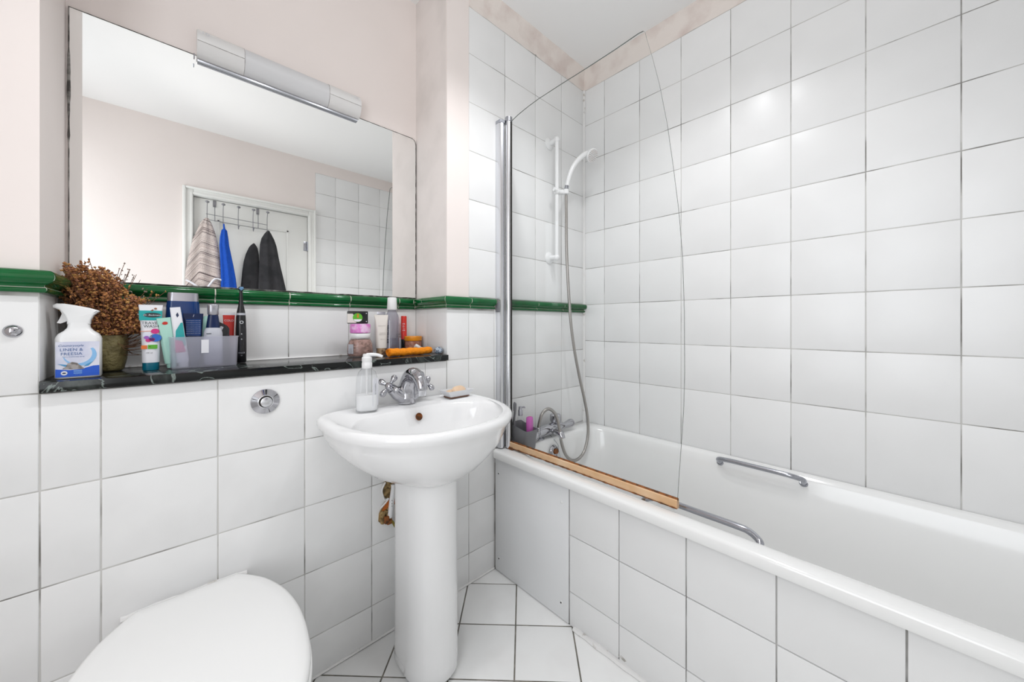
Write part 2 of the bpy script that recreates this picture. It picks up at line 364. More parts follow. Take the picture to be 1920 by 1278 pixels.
frr = frame((NR + .006, 0, 0), (0, -1, 0), (-1, 0, 0))
tile_grid(wall_back, frr, [-NY, -.155, 0], [.948, TB])
# plaster band above the shower tiles (coved to the ceiling)
def band(parent, x0, x1, horizontal=True):
    prof = [(0.006, ZC), (0.0, ZC + .002), (-.002, ZC + .05), (-.012, ZC + .08), (-.03, ZT), (.006, ZT)]
    rings = []
    if horizontal:
        K = 24
        for i in range(K + 1):
            x = x0 + (x1 - x0) * i / K; rings.append([(x, y + rnd.uniform(-.0012, .0012), z + (rnd.uniform(-.003, .003) if 0 < k < 4 else 0)) for k, (y, z) in enumerate(prof)])
    else:
        K = 30
        for i in range(K + 1):
            y = x0 + (x1 - x0) * i / K; rings.append([(XR + d + rnd.uniform(-.0012, .0012), y, z + (rnd.uniform(-.002, .002) if 0 < k < 4 else 0)) for k, (d, z) in enumerate(prof)])
    return obj('plaster_band', *loft(rings), 'band_paint', parent)
band(wall_back, .885, XR + .005)
# ---- right wall
wall_right = struct(box('wall_right', (XR + GR, YF - .1, 0), (XR + .15, .006, ZT), 'grout', smooth=False))
fr_ = frame((XR + .006, 0, 0), (0, -1, 0), (-1, 0, 0))
ys = [YF + .003] + [-.132 - .2 * k for k in range(8, -1, -1)] + [-.004]
ys = sorted(set([y for y in ys if y >= YF]))
tile_grid(wall_right, fr_, sorted(-y for y in ys), [.46, .774, .974, 1.174, 1.374, 1.574, 1.774, 1.974, 2.174, ZC])
band(wall_right, YF, .0, False)
# ---- front wall with the door (behind the camera, seen in the mirror)
DX0, DX1, DZ = .107, .841, 1.985
g = G(); g.add(*boxg((XL - .1, YF - .14, 0), (DX0 - .02, YF - GR, ZT))); g.add(*boxg((DX1 + .02, YF - .14, 0), (XR + .1, YF - GR, ZT))); g.add(*boxg((DX0 - .02, YF - .14, DZ + .02), (DX1 + .02, YF - GR, ZT)))
wall_front = struct(g.make('wall_front', 'grout', smooth=False))
g = G(); g.add(*boxg((XL, YF - .006, TT), (DX0 - .02, YF, ZT))); g.add(*boxg((DX0 - .02, YF - .006, DZ + .02), (.896, YF, ZT))); g.add(*boxg((.8961, YF - .006, ZC), (XR, YF, ZT)))
g.make('plaster', 'paint', wall_front, smooth=False)
ff = frame((0, YF - .006, 0), (-1, 0, 0), (0, 1, 0))
ux = sorted([-x for x in (XR - .003, 1.463, 1.263, 1.06, .896)])
tile_grid(wall_front, ff, ux, [.46, .6, .8, 1.0, 1.2, 1.4, 1.6, 1.81, 2.01, 2.2, ZC])
tile_grid(wall_front, ff, sorted([-x for x in (XL, -.55, -.35, -.15, .045)]), [0, .125, .325, .525, .725, .925, TB])
# ---- unseen left wall with a made-up window around the added fill light
WY0, WY1, WZ0, WZ1 = -1.70, -.65, .62, 2.2
g = G(); g.add(*boxg((XL - .14, YF - .1, 0), (XL, WY0, ZT))); g.add(*boxg((XL - .14, WY1, 0), (XL, .1, ZT)))
g.add(*boxg((XL - .14, WY0, 0), (XL, WY1, WZ0))); g.add(*boxg((XL - .14, WY0, WZ1), (XL, WY1, ZT)))
wall_left = struct(g.make('wall_left', 'paint', smooth=False))
g = G()
for a, b in (((WY0, WZ0), (WY0 + .05, WZ1)), ((WY1 - .05, WZ0), (WY1, WZ1)), ((WY0, WZ0), (WY1, WZ0 + .05)), ((WY0, WZ1 - .05), (WY1, WZ1))):
    g.add(*boxg((XL - .04, a[0], a[1]), (XL + .01, b[0], b[1]), .004))
win = struct(g.make('added_window_1', 'white_gloss_paint'))  # frame of the made-up window, out of view
# ---- ceiling, floor
struct(box('ceiling', (XL - .1, YF - .1, ZT), (XR + .1, .32, ZT + .08), 'ceiling_paint', smooth=False))
floor = struct(box('floor', (XL - .1, YF - .14, -.08), (XR + .1, .32, -.0015), 'floor_grout', smooth=False))
def clip(poly, xmin, xmax, ymin, ymax):
    for ax, lim, sgn in ((0, xmin, 1), (0, xmax, -1), (1, ymin, 1), (1, ymax, -1)):
        out = []
        for i in range(len(poly)):
            a, b = poly[i - 1], poly[i]; da, db = sgn * (a[ax] - lim), sgn * (b[ax] - lim)
            if (da >= 0) != (db >= 0):
                t = da / (da - db); out.append((a[0] + (b[0] - a[0]) * t, a[1] + (b[1] - a[1]) * t))
            if db >= 0: out.append(b)
        poly = out
        if len(poly) < 3: return []
    cl = []
    for p in poly:
        if not cl or (Vector(p) - Vector(cl[-1])).length > .002: cl.append(p)
    if len(cl) > 2 and (Vector(cl[0]) - Vector(cl[-1])).length <= .002: cl.pop()
    return cl if len(cl) > 2 else []
ff0 = frame((0, 0, -.006), (1, 0, 0), (0, 0, 1)); s2 = .1414
for i in range(-14, 15):
    for j in range(-14, 15):
        px, py = .886 + (i + j) * s2, -.276 + (i - j) * s2
        q = [(px, py), (px + s2, py - s2), (px + 2 * s2, py), (px + s2, py + s2)]
        c = clip(q, XL, 1.03, YF, .0)
        if len(c) < 3: continue
        ar = abs(sum(c[k - 1][0] * c[k][1] - c[k][0] * c[k - 1][1] for k in range(len(c)))) / 2
        if ar < .0006: continue
        mx, my = sum(p[0] for p in c) / len(c), sum(p[1] for p in c) / len(c)
        place_tile(floor, ff0, mx, my, [(x - mx, y - my) for x, y in c], .0048, .006, .001, 'floor_tile', jit=.0006)
# ---- dado trim, every glazed length a piece
def trim_prof():   # (protrusion, z)
    P = [(0, TB), (.009, TB), (.0115, TB + .002), (.0125, TB + .005), (.0115, TB + .0085), (.009, TB + .0105), (.0085, TB + .013), (.010, TB + .016)]
    for k in range(9): a = R(-60 + 150 * k / 8); P.append((.012 + .0125 * math.cos(a), TB + .0315 + .0135 * math.sin(a)))
    P += [(.007, TT - .001), (0, TT)]
    return P
TP = trim_prof()
trim_root = struct(obj('trim_1', *boxg((XL, .0005, TB + .0005), (NL - .002, .0012, TT - .0005)), 'cream_grout', smooth=False))
def trim_run(a, b, n, joints, m0=0, m1=0, parent=None):
    """pieces from a to b (xy), outward normal n; m0/m1 mitre: +1 outside corner, -1 inside"""
    a = Vector(a); b = Vector(b); d = (b - a).normalized(); Lh = (b - a).length; n = Vector(n)
    cutp = [0] + [j for j in joints if .015 < j < Lh - .015] + [Lh]
    # continuous grout core just under the glaze
    def ring(s, mit, shrink=0.0):
        out = []
        for p, z in TP:
            pp = max(p - shrink, 0); zz = z if shrink == 0 else z + (shrink if z < (TB + TT) / 2 else -shrink)
            q = a + d * (s + mit * pp) + n * pp; out.append((q.x, q.y, zz))
        return out
    obj('trim_grout', *loft([ring(0, -m0, .0012), ring(Lh, m1, .0012)]), 'cream_grout', parent)
    for k in range(len(cutp) - 1):
        s0, s1 = cutp[k] + .0016, cutp[k + 1] - .0016
        r = [ring(s0, -m0 if k == 0 else 0)]
        r.append(ring(s1, m1 if k == len(cutp) - 2 else 0))
        obj('trim_tile', *loft(r), 'green_glaze', parent, angle=50)
trim_run((XL, 0), (NL, 0), (0, -1), [XL * -1 - .35, .435], 0, 1, trim_root)
trim_run((NL, 0), (NL, NY), (1, 0), [.155], 1, -1, trim_root)
trim_run((NL, NY), (NR, NY), (0, -1), [x - NL for x in (-.105, .095, .293, .495, .692)], -1, -1, trim_root)
trim_run((NR, NY), (NR, 0), (-1, 0), [NY - .155], -1, 1, trim_root)
trim_run((NR, 0), (1.018, 0), (0, -1), [.885 - NR], 1, 0, trim_root)
trim_run((1.10, 0), (XR - .004, 0), (0, -1), [.185, .385], 0, 0, trim_root)
# ---- white sealant lines (structure trims)
g = G()
g.add(*tube(smooth_path([(x, -.001, .004 + rnd.uniform(-.001, .001)) for x in [XL + .15 * k for k in range(12)] + [1.02]], 2), .0045, 6))
struct(g.make('trim_2', 'caulk'))
g = G(); g.add(*tube([(XR - .004, -.004, .52), (XR - .004, -.004, 1.4), (XR - .004, -.004, ZC)], .0075, 8)); struct(g.make('trim_3', 'caulk'))
g = G()
pts = [(1.02 - rnd.uniform(0, .002), -.43 - .05 * k, .004) for k in range(27)]
g.add(*tube(smooth_path(pts, 2), [.009 + rnd.uniform(-.002, .003) for _ in range(53)], 6)); struct(g.make('trim_4', 'caulk'))

# ---- door with architrave
door = struct(box('door_1', (DX0 + .003, YF - .06, .01), (DX1 - .003, YF - .022, DZ - .004), 'white_gloss_paint', bev=.002))
g = G()
def archi(g, w0, w1, y0, y1):
    x0, x1, z1 = DX0 - w1, DX1 + w1, DZ + w1
    g.add(*boxg((x0, y0, 0), (DX0 - w0, y1, z1), .003)); g.add(*boxg((DX1 + w0, y0, 0), (x1, y1, z1), .003)); g.add(*boxg((DX0 - w0 + .0001, y0, DZ + w0), (DX1 + w0 - .0001, y1, z1), .003))
archi(g, .0, .058, YF, YF + .010); archi(g, .040, .055, YF, YF + .022); archi(g, .004, .018, YF, YF + .017)
archi(g, .0, .02, YF - .14, YF)
g.make('door_frame', 'white_gloss_paint', door)
g = G()
for (xa, xb, za, zb) in ((.24, .70, 1.05, 1.84), (.24, .70, .2, .90)):
    for a, b in (((xa, za), (xa + .016, zb)), ((xb - .016, za), (xb, zb)), ((xa, za), (xb, za + .016)), ((xa, zb - .016), (xb, zb))):
        g.add(*boxg((a[0], YF - .0225, a[1]), (b[0], YF - .016, b[1]), .003))
g.make('panel_moulding', 'white_gloss_paint', door)
g = G(); g.add(*lathe([(.006, -.04), (.006, .04)], 12), T(DX1 + .001, YF - .016, 1.73)); g.add(*boxg((DX1 - .03, YF - .023, 1.69), (DX1 - .002, YF - .0205, 1.77), .001)); g.make('hinge', 'steel', door)

# ================================================================== BATH
bath = thing('bathtub', (1.34, -.86, 0), 'long white enamel bathtub along the tiled right wall', 'bathtub')
bath.location = (0, 0, 0)
BX0, BX1, BY0, BY1, BZ = 1.003, 1.679, -1.735, -.004, .525
cx, cy = (BX0 + BX1) / 2, (BY0 + BY1) / 2; hw, hd = (BX1 - BX0) / 2, (BY1 - BY0) / 2
def rr(x0, x1, y0, y1, r, z): return rrect((x1 - x0) / 2, (y1 - y0) / 2, r, z, 8, (x0 + x1) / 2, (y0 + y1) / 2)
rings = [rr(BX0 + .006, BX1, BY0, BY1, .012, BZ - .030), rr(BX0 + .002, BX1, BY0, BY1, .014, BZ - .033), rr(BX0, BX1, BY0, BY1, .016, BZ - .028), rr(BX0, BX1, BY0, BY1, .016, BZ - .008),
         rr(BX0 + .0025, BX1, BY0, BY1, .018, BZ - .0025), rr(BX0 + .008, BX1 - .003, BY0 + .004, BY1 - .004, .02, BZ)]
ix0, ix1, iy0, iy1 = BX0 + .062, BX1 - .028, BY0 + .07, BY1 - .075
for d, z, r in ((-.022, 0, .135), (-.008, -.0015, .13), (0, -.006, .125), (.006, -.016, .12), (.012, -.04, .12), (.030, -.13, .12), (.048, -.24, .12), (.066, -.315, .115), (.095, -.352, .10), (.14, -.372, .08), (.20, -.378, .05)):
    rings.append(rr(ix0 + d, ix1 - d, iy0 + d * 1.8, iy1 - d, r, BZ + z))
obj('tub_shell', *loft(rings, False, True), 'enamel', bath, angle=60)
# overflow rose with rusty core and bead chain
o = obj('overflow_rose', *lathe([(.001, .004), (.010, .010), (.022, .010), (.029, .005), (.031, 0)], 24), 'chrome', bath)
o.matrix_local = T(1.305, -.100, .468) @ align((0, -1, .12))
c = obj('rusty_plug_seat', *lathe([(.001, .016), (.011, .015), (.013, .009), (.013, 0)], 16), 'rust', o)
c.matrix_local = T(.004, .002, .001)
obj('plug_chain', *tube(smooth_path([(1.33, -.055, .53), (1.325, -.105, .50), (1.318, -.118, .475), (1.322, -.125, .44), (1.326, -.128, .415)], 6), .0012, 6), 'steel', bath)
# grab handles (welded to the tub sides)
def grab(name, x, xo, ya, yb, z, s):
    P = [(x, ya, z - .020), (x + s * .016, ya + .002 * 0, z - .004), (x + s * xo, ya - .028, z + .004), (x + s * (xo + .002), ya - .06, z + .006), (x + s * (xo + .002), (ya + yb) / 2, z + .006), (x + s * (xo + .002), yb + .06, z + .006), (x + s * xo, yb + .028, z + .004), (x + s * .016, yb, z - .004), (x, yb, z - .020)]
    r = obj(name, *tube(smooth_path(P, 7), .0088, 14), 'steel', bath)
    for yy in (ya, yb):
        f = obj('handle_foot', *lathe([(.013, 0), (.013, .004), (.010, .007)], 16), 'steel', r); f.matrix_local = T(x - s * .006, yy, z - .024) @ align((s, 0, .9))
    return r
grab('grab_handle', ix1 - .012, .030, -.705, -.975, BZ - .005, -1)
grab('grab_handle', ix0 + .010, .034, -.655, -.962, BZ - .010, 1)
# bath panel
panel = thing('bath_side_panel', (0, 0, 0), 'white tiled side panel under the bathtub rim with one plain board by the basin', 'bath panel')
PX = 1.024
obj('panel_backing', *boxg((PX + .006, -1.745, 0), (PX + .02, -.003, .494)), 'grout', panel, smooth=False)
b = box('access_board', (PX - .001, -.404, .003), (PX + .006, -.006, .494), 'panel_paint', panel, bev=.001)
for y, z, mm in ((-.03, .424, 'dark_gap'), (-.372, .424, 'white_plastic'), (-.032, .06, 'dark_gap'), (-.372, .062, 'dark_gap')):
    s = obj('screw_cap', *lathe([(.001, .003), (.005, .002), (.0065, 0)], 12), 'white_plastic', b); s.matrix_local = T(PX - .001, y, z) @ align((-1, 0, 0))
    if mm == 'dark_gap':
        h = obj('screw_hole', *lathe([(.001, .004), (.003, .0035), (.003, 0)], 10), 'dark_gap', b); h.matrix_local = T(PX - .001, y, z) @ align((-1, 0, 0))
fp = frame((PX + .006, 0, 0), (0, -1, 0), (-1, 0, 0))   # v = n x u = (-1,0,0)x(0,-1,0) = (0,0,1)
tile_grid(panel, fp, [.407, .602, .806, 1.009, 1.214, 1.414, 1.614, 1.745], [0, .12, .32, .494], 'tile', gap=.0032)

mat('grime', (0.40, 0.38, 0.35), 0.7, col2=(0.66, 0.65, 0.63), vscale=60)
for (pts_) in ([(-.715, .012), (-.735, .030), (-.760, .026), (-.782, .012), (-.77, .006), (-.74, .005)], [(-.60, .020), (-.612, .030), (-.628, .022), (-.622, .016)], [(-.79, .010), (-.80, .016), (-.812, .008)]):
    n_ = len(pts_); obj('grime_mark', [(PX - .0006, y, z) for y, z in pts_] + [(PX + .001, y, z) for y, z in pts_], [tuple(range(n_)), tuple(range(n_, 2 * n_))[::-1]] + [(i, (i + 1) % n_, (i + 1) % n_ + n_, i + n_) for i in range(n_)], 'grime', panel, smooth=False)

# ================================================================== SHOWER SCREEN
scr = thing('shower_screen', (1.07, 0, BZ), 'clear glass shower screen with curved top edge and amber stained bottom seal', 'shower screen')
def S(x, y, z): return (x - 1.07, y, z - BZ)
edge = [(-.052, .556), (-.052, 1.945)]
top = [(-.10, 1.957), (-.16, 1.966), (-.218, 1.971), (-.33, 1.974), (-.448, 1.975), (-.56, 1.978), (-.645, 1.983)]
cr = [(-.660, 1.981), (-.666, 1.974), (-.670, 1.955)]
fr2 = [(-.690, 1.88), (-.712, 1.787), (-.735, 1.66), (-.752, 1.533), (-.768, 1.40), (-.779, 1.263), (-.784, 1.10), (-.785, .925), (-.782, .82), (-.776, .724), (-.770, .64), (-.765, .556)]
poly = edge + top + cr + fr2; n = len(poly)
V = [S(1.068, y, z) for y, z in poly] + [S(1.072, y, z) for y, z in poly]
obj('glass_pane', V, [tuple(range(n)), tuple(range(n, 2 * n))[::-1]], 'screen_glass', scr, smooth=False)
V2 = V; F2 = [(i, (i + 1) % n, (i + 1) % n + n, i + n) for i in range(n)]
ge = obj('polished_edge', V2, F2, 'glass_edge', scr, smooth=False)
# amber seal along the bottom
rings = []
K = 60
for i in range(K + 1):
    y = -.05 - .716 * i / K; j = rnd.uniform(-.0012, .0012)
    rings.append([S(1.063, y, .531 + j), S(1.0625, y, .554 + j * .4), S(1.0665, y, .5575), S(1.0735, y, .5575), S(1.0770, y, .554), S(1.077, y, .531 + j)])
seal = obj('bottom_seal', *loft(rings), 'rubber_amber', scr); seal['label'] = 'amber stained rubber seal'
g = G()
for side in (1.0622,):
    for zc, a in ((.5325, .0024),):
        ring = []
        for i in range(K + 1):
            y = -.05 - .716 * i / K; h = a * (.4 + rnd.random()); ring.append([S(side, y, zc - h), S(side - .0006, y, zc - h), S(side - .0006, y, zc + h), S(side, y, zc + h)])
        g.add(*loft(ring))
g.add(*boxg(S(1.058, -.075, .526), S(1.082, -.045, .536), .002)); g.add(*tube([S(1.0700, -.05, .5572), S(1.0700, -.30, .5572), S(1.0700, -.55, .5572), S(1.0700, -.766, .5572)], .0044, 8))
q = g.make('rust_stain', 'rust', scr); q['label'] = 'brown rust line on the seal'
rings = [[S(1.060, -.06 - .70 * i / 20, .5265), S(1.062, -.06 - .70 * i / 20, .533), S(1.063, -.06 - .70 * i / 20, .533), S(1.0605, -.06 - .70 * i / 20, .5262)] for i in range(21)]
obj('drip_fin', *loft(rings), 'clear_plastic', scr)
# profiles
def extr(profile, z0, z1, name, m, caps=True):
    return obj(name, *prism([(x - 1.07, y) for x, y in profile], z0 - BZ, z1 - BZ), m, scr)
extr([(1.030, -.001), (1.030, -.020), (1.034, -.030), (1.043, -.034), (1.052, -.032), (1.052, -.026), (1.046, -.026), (1.046, -.006), (1.060, -.006), (1.060, -.001)], .53, 1.945, 'wall_channel', 'aluminium')
extr([(1.047, -.028), (1.0505, -.028), (1.0505, -.032), (1.047, -.032)], .53, 1.94, 'channel_gasket', 'dark_gap')
pr = [(1.068 + .0135 * math.cos(R(a)), -.043 + .0135 * math.sin(R(a))) for a in range(0, 360, 20)]
extr(pr, .53, 1.95, 'hinge_post', 'aluminium')
extr([(1.0668, -.0555), (1.0662, -.0585), (1.0738, -.0585), (1.0732, -.0555)], .556, 1.944, 'glass_gasket', 'dark_gap')
g = G(); g.add(*prism([(x - 1.07, y) for x, y in [(1.068 + .016 * math.cos(R(a)), -.043 + .016 * math.sin(R(a))) for a in range(0, 360, 20)]], 1.948 - BZ, 1.966 - BZ)); g.add(*prism([(x - 1.07, y) for x, y in ((1.029, -.001), (1.029, -.030), (1.05, -.038), (1.062, -.03), (1.062, -.001))], 1.940 - BZ, 1.953 - BZ))
g.make('profile_cap', 'steel', scr)
g = G(); g.add(*boxg(S(1.026, -.026, 1.118), S(1.060, -.002, 1.165), .004)); g.make('notch_filler', 'grey_plastic', scr)

# ================================================================== SHOWER RISER, HEAD, HOSE
ris = thing('shower_riser_rail', (1.385, 0, 1.40), 'white vertical shower rail on two round wall brackets', 'shower rail')
def rose(z, up):
    g = G(); g.add(*lathe([(.030, 0), (.030, .004), (.022, .010), (.013, .014)], 24), align((0, -1, 0)))
    g.add(*tube(smooth_path([(0, -.006, 0), (0, -.03, up * .002), (.0, -.050, up * .004)], 4), [.0125] * 9, 12)); g.add(*ellipsoid((0, -.052, up * .004), (.0145, .0145, .017)))
    o = g.make('wall_bracket', 'white_plastic', ris); o.location = (0, 0, z)
rose(.575, 1); rose(0, -1)
obj('rail_tube', *tube([(0, -.052, 0), (0, -.052, .575)], .0098, 16), 'white_plastic', ris)
hd = thing('hand_shower', (1.385, -.075, 1.72), 'white hand shower head with curved handle resting in the rail clamp', 'shower head')
g = G(); g.add(*ellipsoid((0, .022, 0), (.019, .018, .016))); g.add(*tube([(-.026, .020, .008), (.010, .015, -.001), (.022, -.012, -.004)], [.010, .013, .012], 12))
g.add(*lathe([(.009, -.012), (.0135, -.010), (.0145, .010), (.011, .013)], 16), T(.024, -.014, -.004))
o = g.make('slider_clamp', 'white_plastic', ris); o.location = (0, -.075, .32)
hp = [(.024, -.014, -.016), (.027, -.017, .02), (.036, -.024, .07), (.054, -.034, .12), (.078, -.046, .158), (.105, -.060, .187), (.126, -.070, .200)]
obj('handle', *tube(smooth_path(hp, 5), [.0085] * 4 + [.0095 + .00018 * k for k in range(27)], 14), 'white_plastic', hd)
obj('chrome_collar', *tube([(.0245, -.0145, .004), (.0275, -.0175, .027)], .0105, 14), 'steel', hd)
fd = Vector((-.10, -.85, -.55)).normalized()
face = G(); face.add(*lathe([(.010, -.012), (.026, -.006), (.033, .006), (.034, .014), (.030, .018), (.001, .0195)], 28), T(.142, -.076, .196) @ align(fd))
hf = face.make('spray_head', 'white_plastic', hd)
g = G()
for k, (r, nn) in enumerate(((.007, 6), (.014, 12), (.021, 16), (.027, 20))):
    for j in range(nn):
        a = 2 * PI * j / nn; g.add(*lathe([(.0012, .0175), (.0011, .0212)], 5), T(.142, -.076, .196) @ align(fd) @ T(r * math.cos(a), r * math.sin(a), -.0012 * (k == 3)))
nz = g.make('nozzles', 'rust', hf); nz['kind'] = 'stuff'
# hose: ribbed flexible tube
H = [(1.4093, -.090, 1.700), (1.408, -.092, 1.62), (1.409, -.092, 1.48), (1.413, -.094, 1.35), (1.422, -.096, 1.217), (1.437, -.098, 1.07), (1.462, -.102, .93), (1.494, -.108, .80), (1.520, -.118, .69), (1.536, -.126, .60), (1.536, -.13, .51), (1.508, -.130, .435), (1.462, -.130, .405), (1.405, -.130, .408), (1.358, -.128, .447), (1.331, -.124, .511), (1.323, -.115, .585), (1.310, -.105, .642), (1.275, -.094, .672), (1.243, -.083, .655), (1.232, -.073, .610), (1.232, -.068, .582)]
hpth = smooth_path(H, 22); rads = [.0078 if k % 2 else .0067 for k in range(len(hpth))]
hose = obj('shower_hose', *tube(hpth, rads, 10), 'hose_metal', angle=80)
tag(hose, 'grey ribbed metal shower hose looping down from the shower head to the bath tap', 'hose')

# ================================================================== BATH TAP
bt = thing('bath_mixer_tap', (1.33, -.055, BZ), 'chrome bath mixer tap at the tap end of the bathtub', 'tap')
g = G()
g.add(*tube([(-.10, 0, .030), (-.05, 0, .034), (.0, -.002, .036), (.05, 0, .034), (.09, 0, .032)], [.021, .026, .028, .026, .020], 16))
for x in (-.072, .072): g.add(*lathe([(.024, 0), (.024, .005), (.015, .010), (.015, .03)], 20), T(x, .005, 0))
g.add(*tube(smooth_path([(0, -.01, .035), (0, -.045, .032), (0, -.068, .020), (0, -.074, .006)], 5), [.019] * 5 + [.0165] * 6 + [.015] * 5, 14))
g.make('tap_body', 'chrome', bt)
g = G(); g.add(*lathe([(.015, 0), (.015, .014), (.024, .016), (.028, .026), (.028, .050), (.022, .056), (.001, .058)], 12), T(.040, 0, .045)); g.add(*tube([(.04, .0, .058), (.062, .003, .066), (.070, .004, .076)], [.006, .005, .006], 10)); g.make('diverter_knob', 'chrome', bt)
g = G(); g.add(*tube([(.085, 0, .032), (.106, -.002, .032), (.118, -.003, .033), (.150, -.006, .036), (.163, -.007, .037), (.170, -.008, .037)], [.013, .014, .016, .0215, .019, .008], 14)); o = g.make('lever_handle', 'chrome', bt)
g = G(); g.add(*tube([(-.085, 0, .032), (-.104, -.002, .03), (-.120, -.003, .028), (-.134, -.004, .027), (-.14, -.004, .027)], [.016, .024, .028, .026, .014], 14)); g.make('lever_handle', 'chrome', bt)
g = G(); g.add(*lathe([(.012, .03), (.0105, .042), (.0105, .062), (.009, .064)], 14), T(-.098, -.012, .0)); g.make('hose_outlet', 'chrome', bt)

# ================================================================== CADDY with bottles
cd = thing('shower_caddy', (1.125, -.08, BZ), 'grey plastic hook caddy standing on the bath corner holding two bottles', 'caddy')
rings = []
def rc(w, d, z, t=0, slope=0): return [(x, y, z + slope * (y / .05)) for x, y, z in rrect(w - t, d - t, .014, z, 5)]
out = [rc(.026, .040, 0), rc(.032, .046, .002), rc(.034, .050, .05), rc(.037, .056, .085)]
inn = [rc(.035, .054, .0855), rc(.032, .048, .05), rc(.029, .043, .006)]
def topcurve(r):   # rim scoops down towards the far end, high at the hook side
    return [(x, y, z + (.020 * max(0, min(1, (y + .01) / .06)) ** 2 if z > .08 else 0)) for x, y, z in r]
obj('basket', *loft([topcurve(r) for r in out + inn], True, True), 'grey_plastic', cd, angle=50)
# hook loop rising from the wall end
P = smooth_path([(-.022, .044, .04), (-.020, .044, .10), (-.012, .044, .150), (-.010, .044, .178), (-.016, .040, .192), (-.026, .034, .184), (-.027, .032, .158)], 6)
rings = []
for i, p in enumerate(P):
    t = (P[min(i + 1, len(P) - 1)] - P[max(i - 1, 0)]).normalized(); sd = Vector((.45, .9, 0)).normalized(); nn = t.cross(sd).normalized(); wd = .010 + .016 * max(0, 1 - i / 9); rings.append([p + sd * wd + nn * .002, p - sd * wd + nn * .002, p - sd * wd - nn * .002, p + sd * wd - nn * .002])
obj('hook', *loft(rings), 'grey_plastic', cd, angle=50)
pb = thing('pump_bottle', (1.128, -.055, BZ + .008), 'clear pump bottle with silver top in the grey caddy', 'bottle')
obj('bottle_body', *lathe([(.016, 0), (.018, .004), (.018, .10), (.014, .118), (.009, .126), (.009, .130)], 20), 'clear_plastic', pb)
g = G(); g.add(*lathe([(.0105, .127), (.0105, .150), (.0085, .153), (.0085, .166), (.001, .168)], 18)); g.add(*tube([(0, 0, .163), (.014, -.010, .164), (.017, -.013, .160)], [.0035, .0035, .003], 8)); g.make('pump_top', 'silver_plastic', pb)
pk = thing('pink_bottle', (1.135, -.106, BZ + .008), 'pink plastic bottle leaning in the grey caddy', 'bottle'); pk.rotation_euler = (R(-3), R(6), R(20))
obj('bottle_body', *loft([rrect(.013, .010, .006, .0, 4), rrect(.016, .012, .008, .01, 4), rrect(.0175, .0125, .009, .10, 4), rrect(.0165, .012, .009, .122, 4), rrect(.013, .009, .007, .127, 4)]), 'pink_plastic', pk)
obj('cap_hole', *lathe([(.001, .0), (.006, .0), (.006, .0012), (.001, .0012)], 12), 'magenta', pk, loc=(0, 0, .127))

# ================================================================== BASIN
bs = thing('wash_basin', (0, 0, 0), 'white ceramic wash basin on a pedestal with chrome tap and round overflow', 'basin')
BC = .58
def oring(w, rf, z, cyo=-.12, nf=2.3, nb=5): return sell(BC, cyo, w, rf + cyo, -cyo - .003, nf, nb, z, 96)
rings = [oring(.085, .300, .600), oring(.125, .330, .614), oring(.175, .362, .638), oring(.215, .390, .672), oring(.245, .412, .706), oring(.262, .427, .740), oring(.270, .434, .758), oring(.276, .441, .766), oring(.281, .446, .776), oring(.281, .446, .785), oring(.278, .443, .7915), oring(.271, .436, .7955), oring(.262, .428, .7965), oring(.253, .420, .7945)]
rings[0] = sell(BC, -.2, .085, .095, .18, 2.3, 5, .600, 96)
def iring(w, f, b, z, cyi=-.255, nb=2.6): return sell(BC, cyi, w, f, b, 2.2, nb, z, 96)
for w_, f_, b_, z_ in ((.242, .158, .150, .7915), (.236, .153, .144, .786), (.226, .146, .137, .765), (.212, .136, .129, .735), (.185, .118, .115, .700), (.145, .095, .095, .672), (.090, .065, .065, .656), (.030, .026, .026, .650)):
    rings.append(iring(w_, f_, b_, z_))
obj('bowl', *loft(rings, False, True), 'ceramic', bs, angle=70)
o = obj('waste', *lathe([(.001, .002), (.012, .002), (.020, .004), (.022, .001)], 20), 'chrome', bs, loc=(BC, -.255, .650))
o = obj('overflow_hole', *lathe([(.0095, -.0005), (.0125, .002), (.0115, .0035), (.0095, .0012), (.0085, -.003), (.001, -.003)], 20, cap0=False), 'rust', bs)
o.matrix_local = T(.590, -.1235, .762) @ align((0, -1, .32)); o['label'] = 'brown stained overflow hole'
pd = []
for w_, f_, b_, z_ in ((.064, .072, .10, .0), (.076, .084, .11, .010), (.081, .091, .12, .022), (.080, .090, .12, .05), (.079, .088, .12, .35), (.079, .088, .12, .612)):
    pd.append(sell(.583, -.205, w_, f_, b_, 2.2, 4, z_, 56))
obj('pedestal', *loft(pd), 'ceramic', bs, angle=70)

tp = thing('basin_mixer_tap', (.588, -.045, .7955), 'chrome two handle mixer tap with cross handles on the wash basin', 'tap')
g = G()
g.add(*loft([[(r_ * math.cos(2 * PI * k / 10), q_ * math.sin(2 * PI * k / 10), z_) for k in range(10)] for r_, q_, z_ in ((.030, .026, 0), (.030, .026, .003), (.028, .025, .008), (.033, .026, .022), (.041, .026, .036), (.038, .025, .052), (.028, .023, .064), (.012, .012, .070))]))
for s in (-1, 1): g.add(*tube([(s * .012, 0, .020), (s * .036, 0, .038), (s * .050, -.001, .050), (s * .056, -.001, .055)], [.023, .0225, .0185, .0175], 14))
g.make('tap_body', 'chrome', tp)
sp = smooth_path([(0, .0, .02), (.0, -.002, .055), (.0, -.018, .088), (.0, -.048, .102), (.0, -.080, .094), (.0, -.099, .073), (.0, -.103, .056)], 6)
obj('spout', *tube(sp, [.030 - .00036 * k for k in range(len(sp))], 18), 'chrome', tp)
obj('aerator', *lathe([(.013, -.012), (.015, 0), (.015, .006)], 18), 'aluminium', tp, loc=(0, -.103, .052))
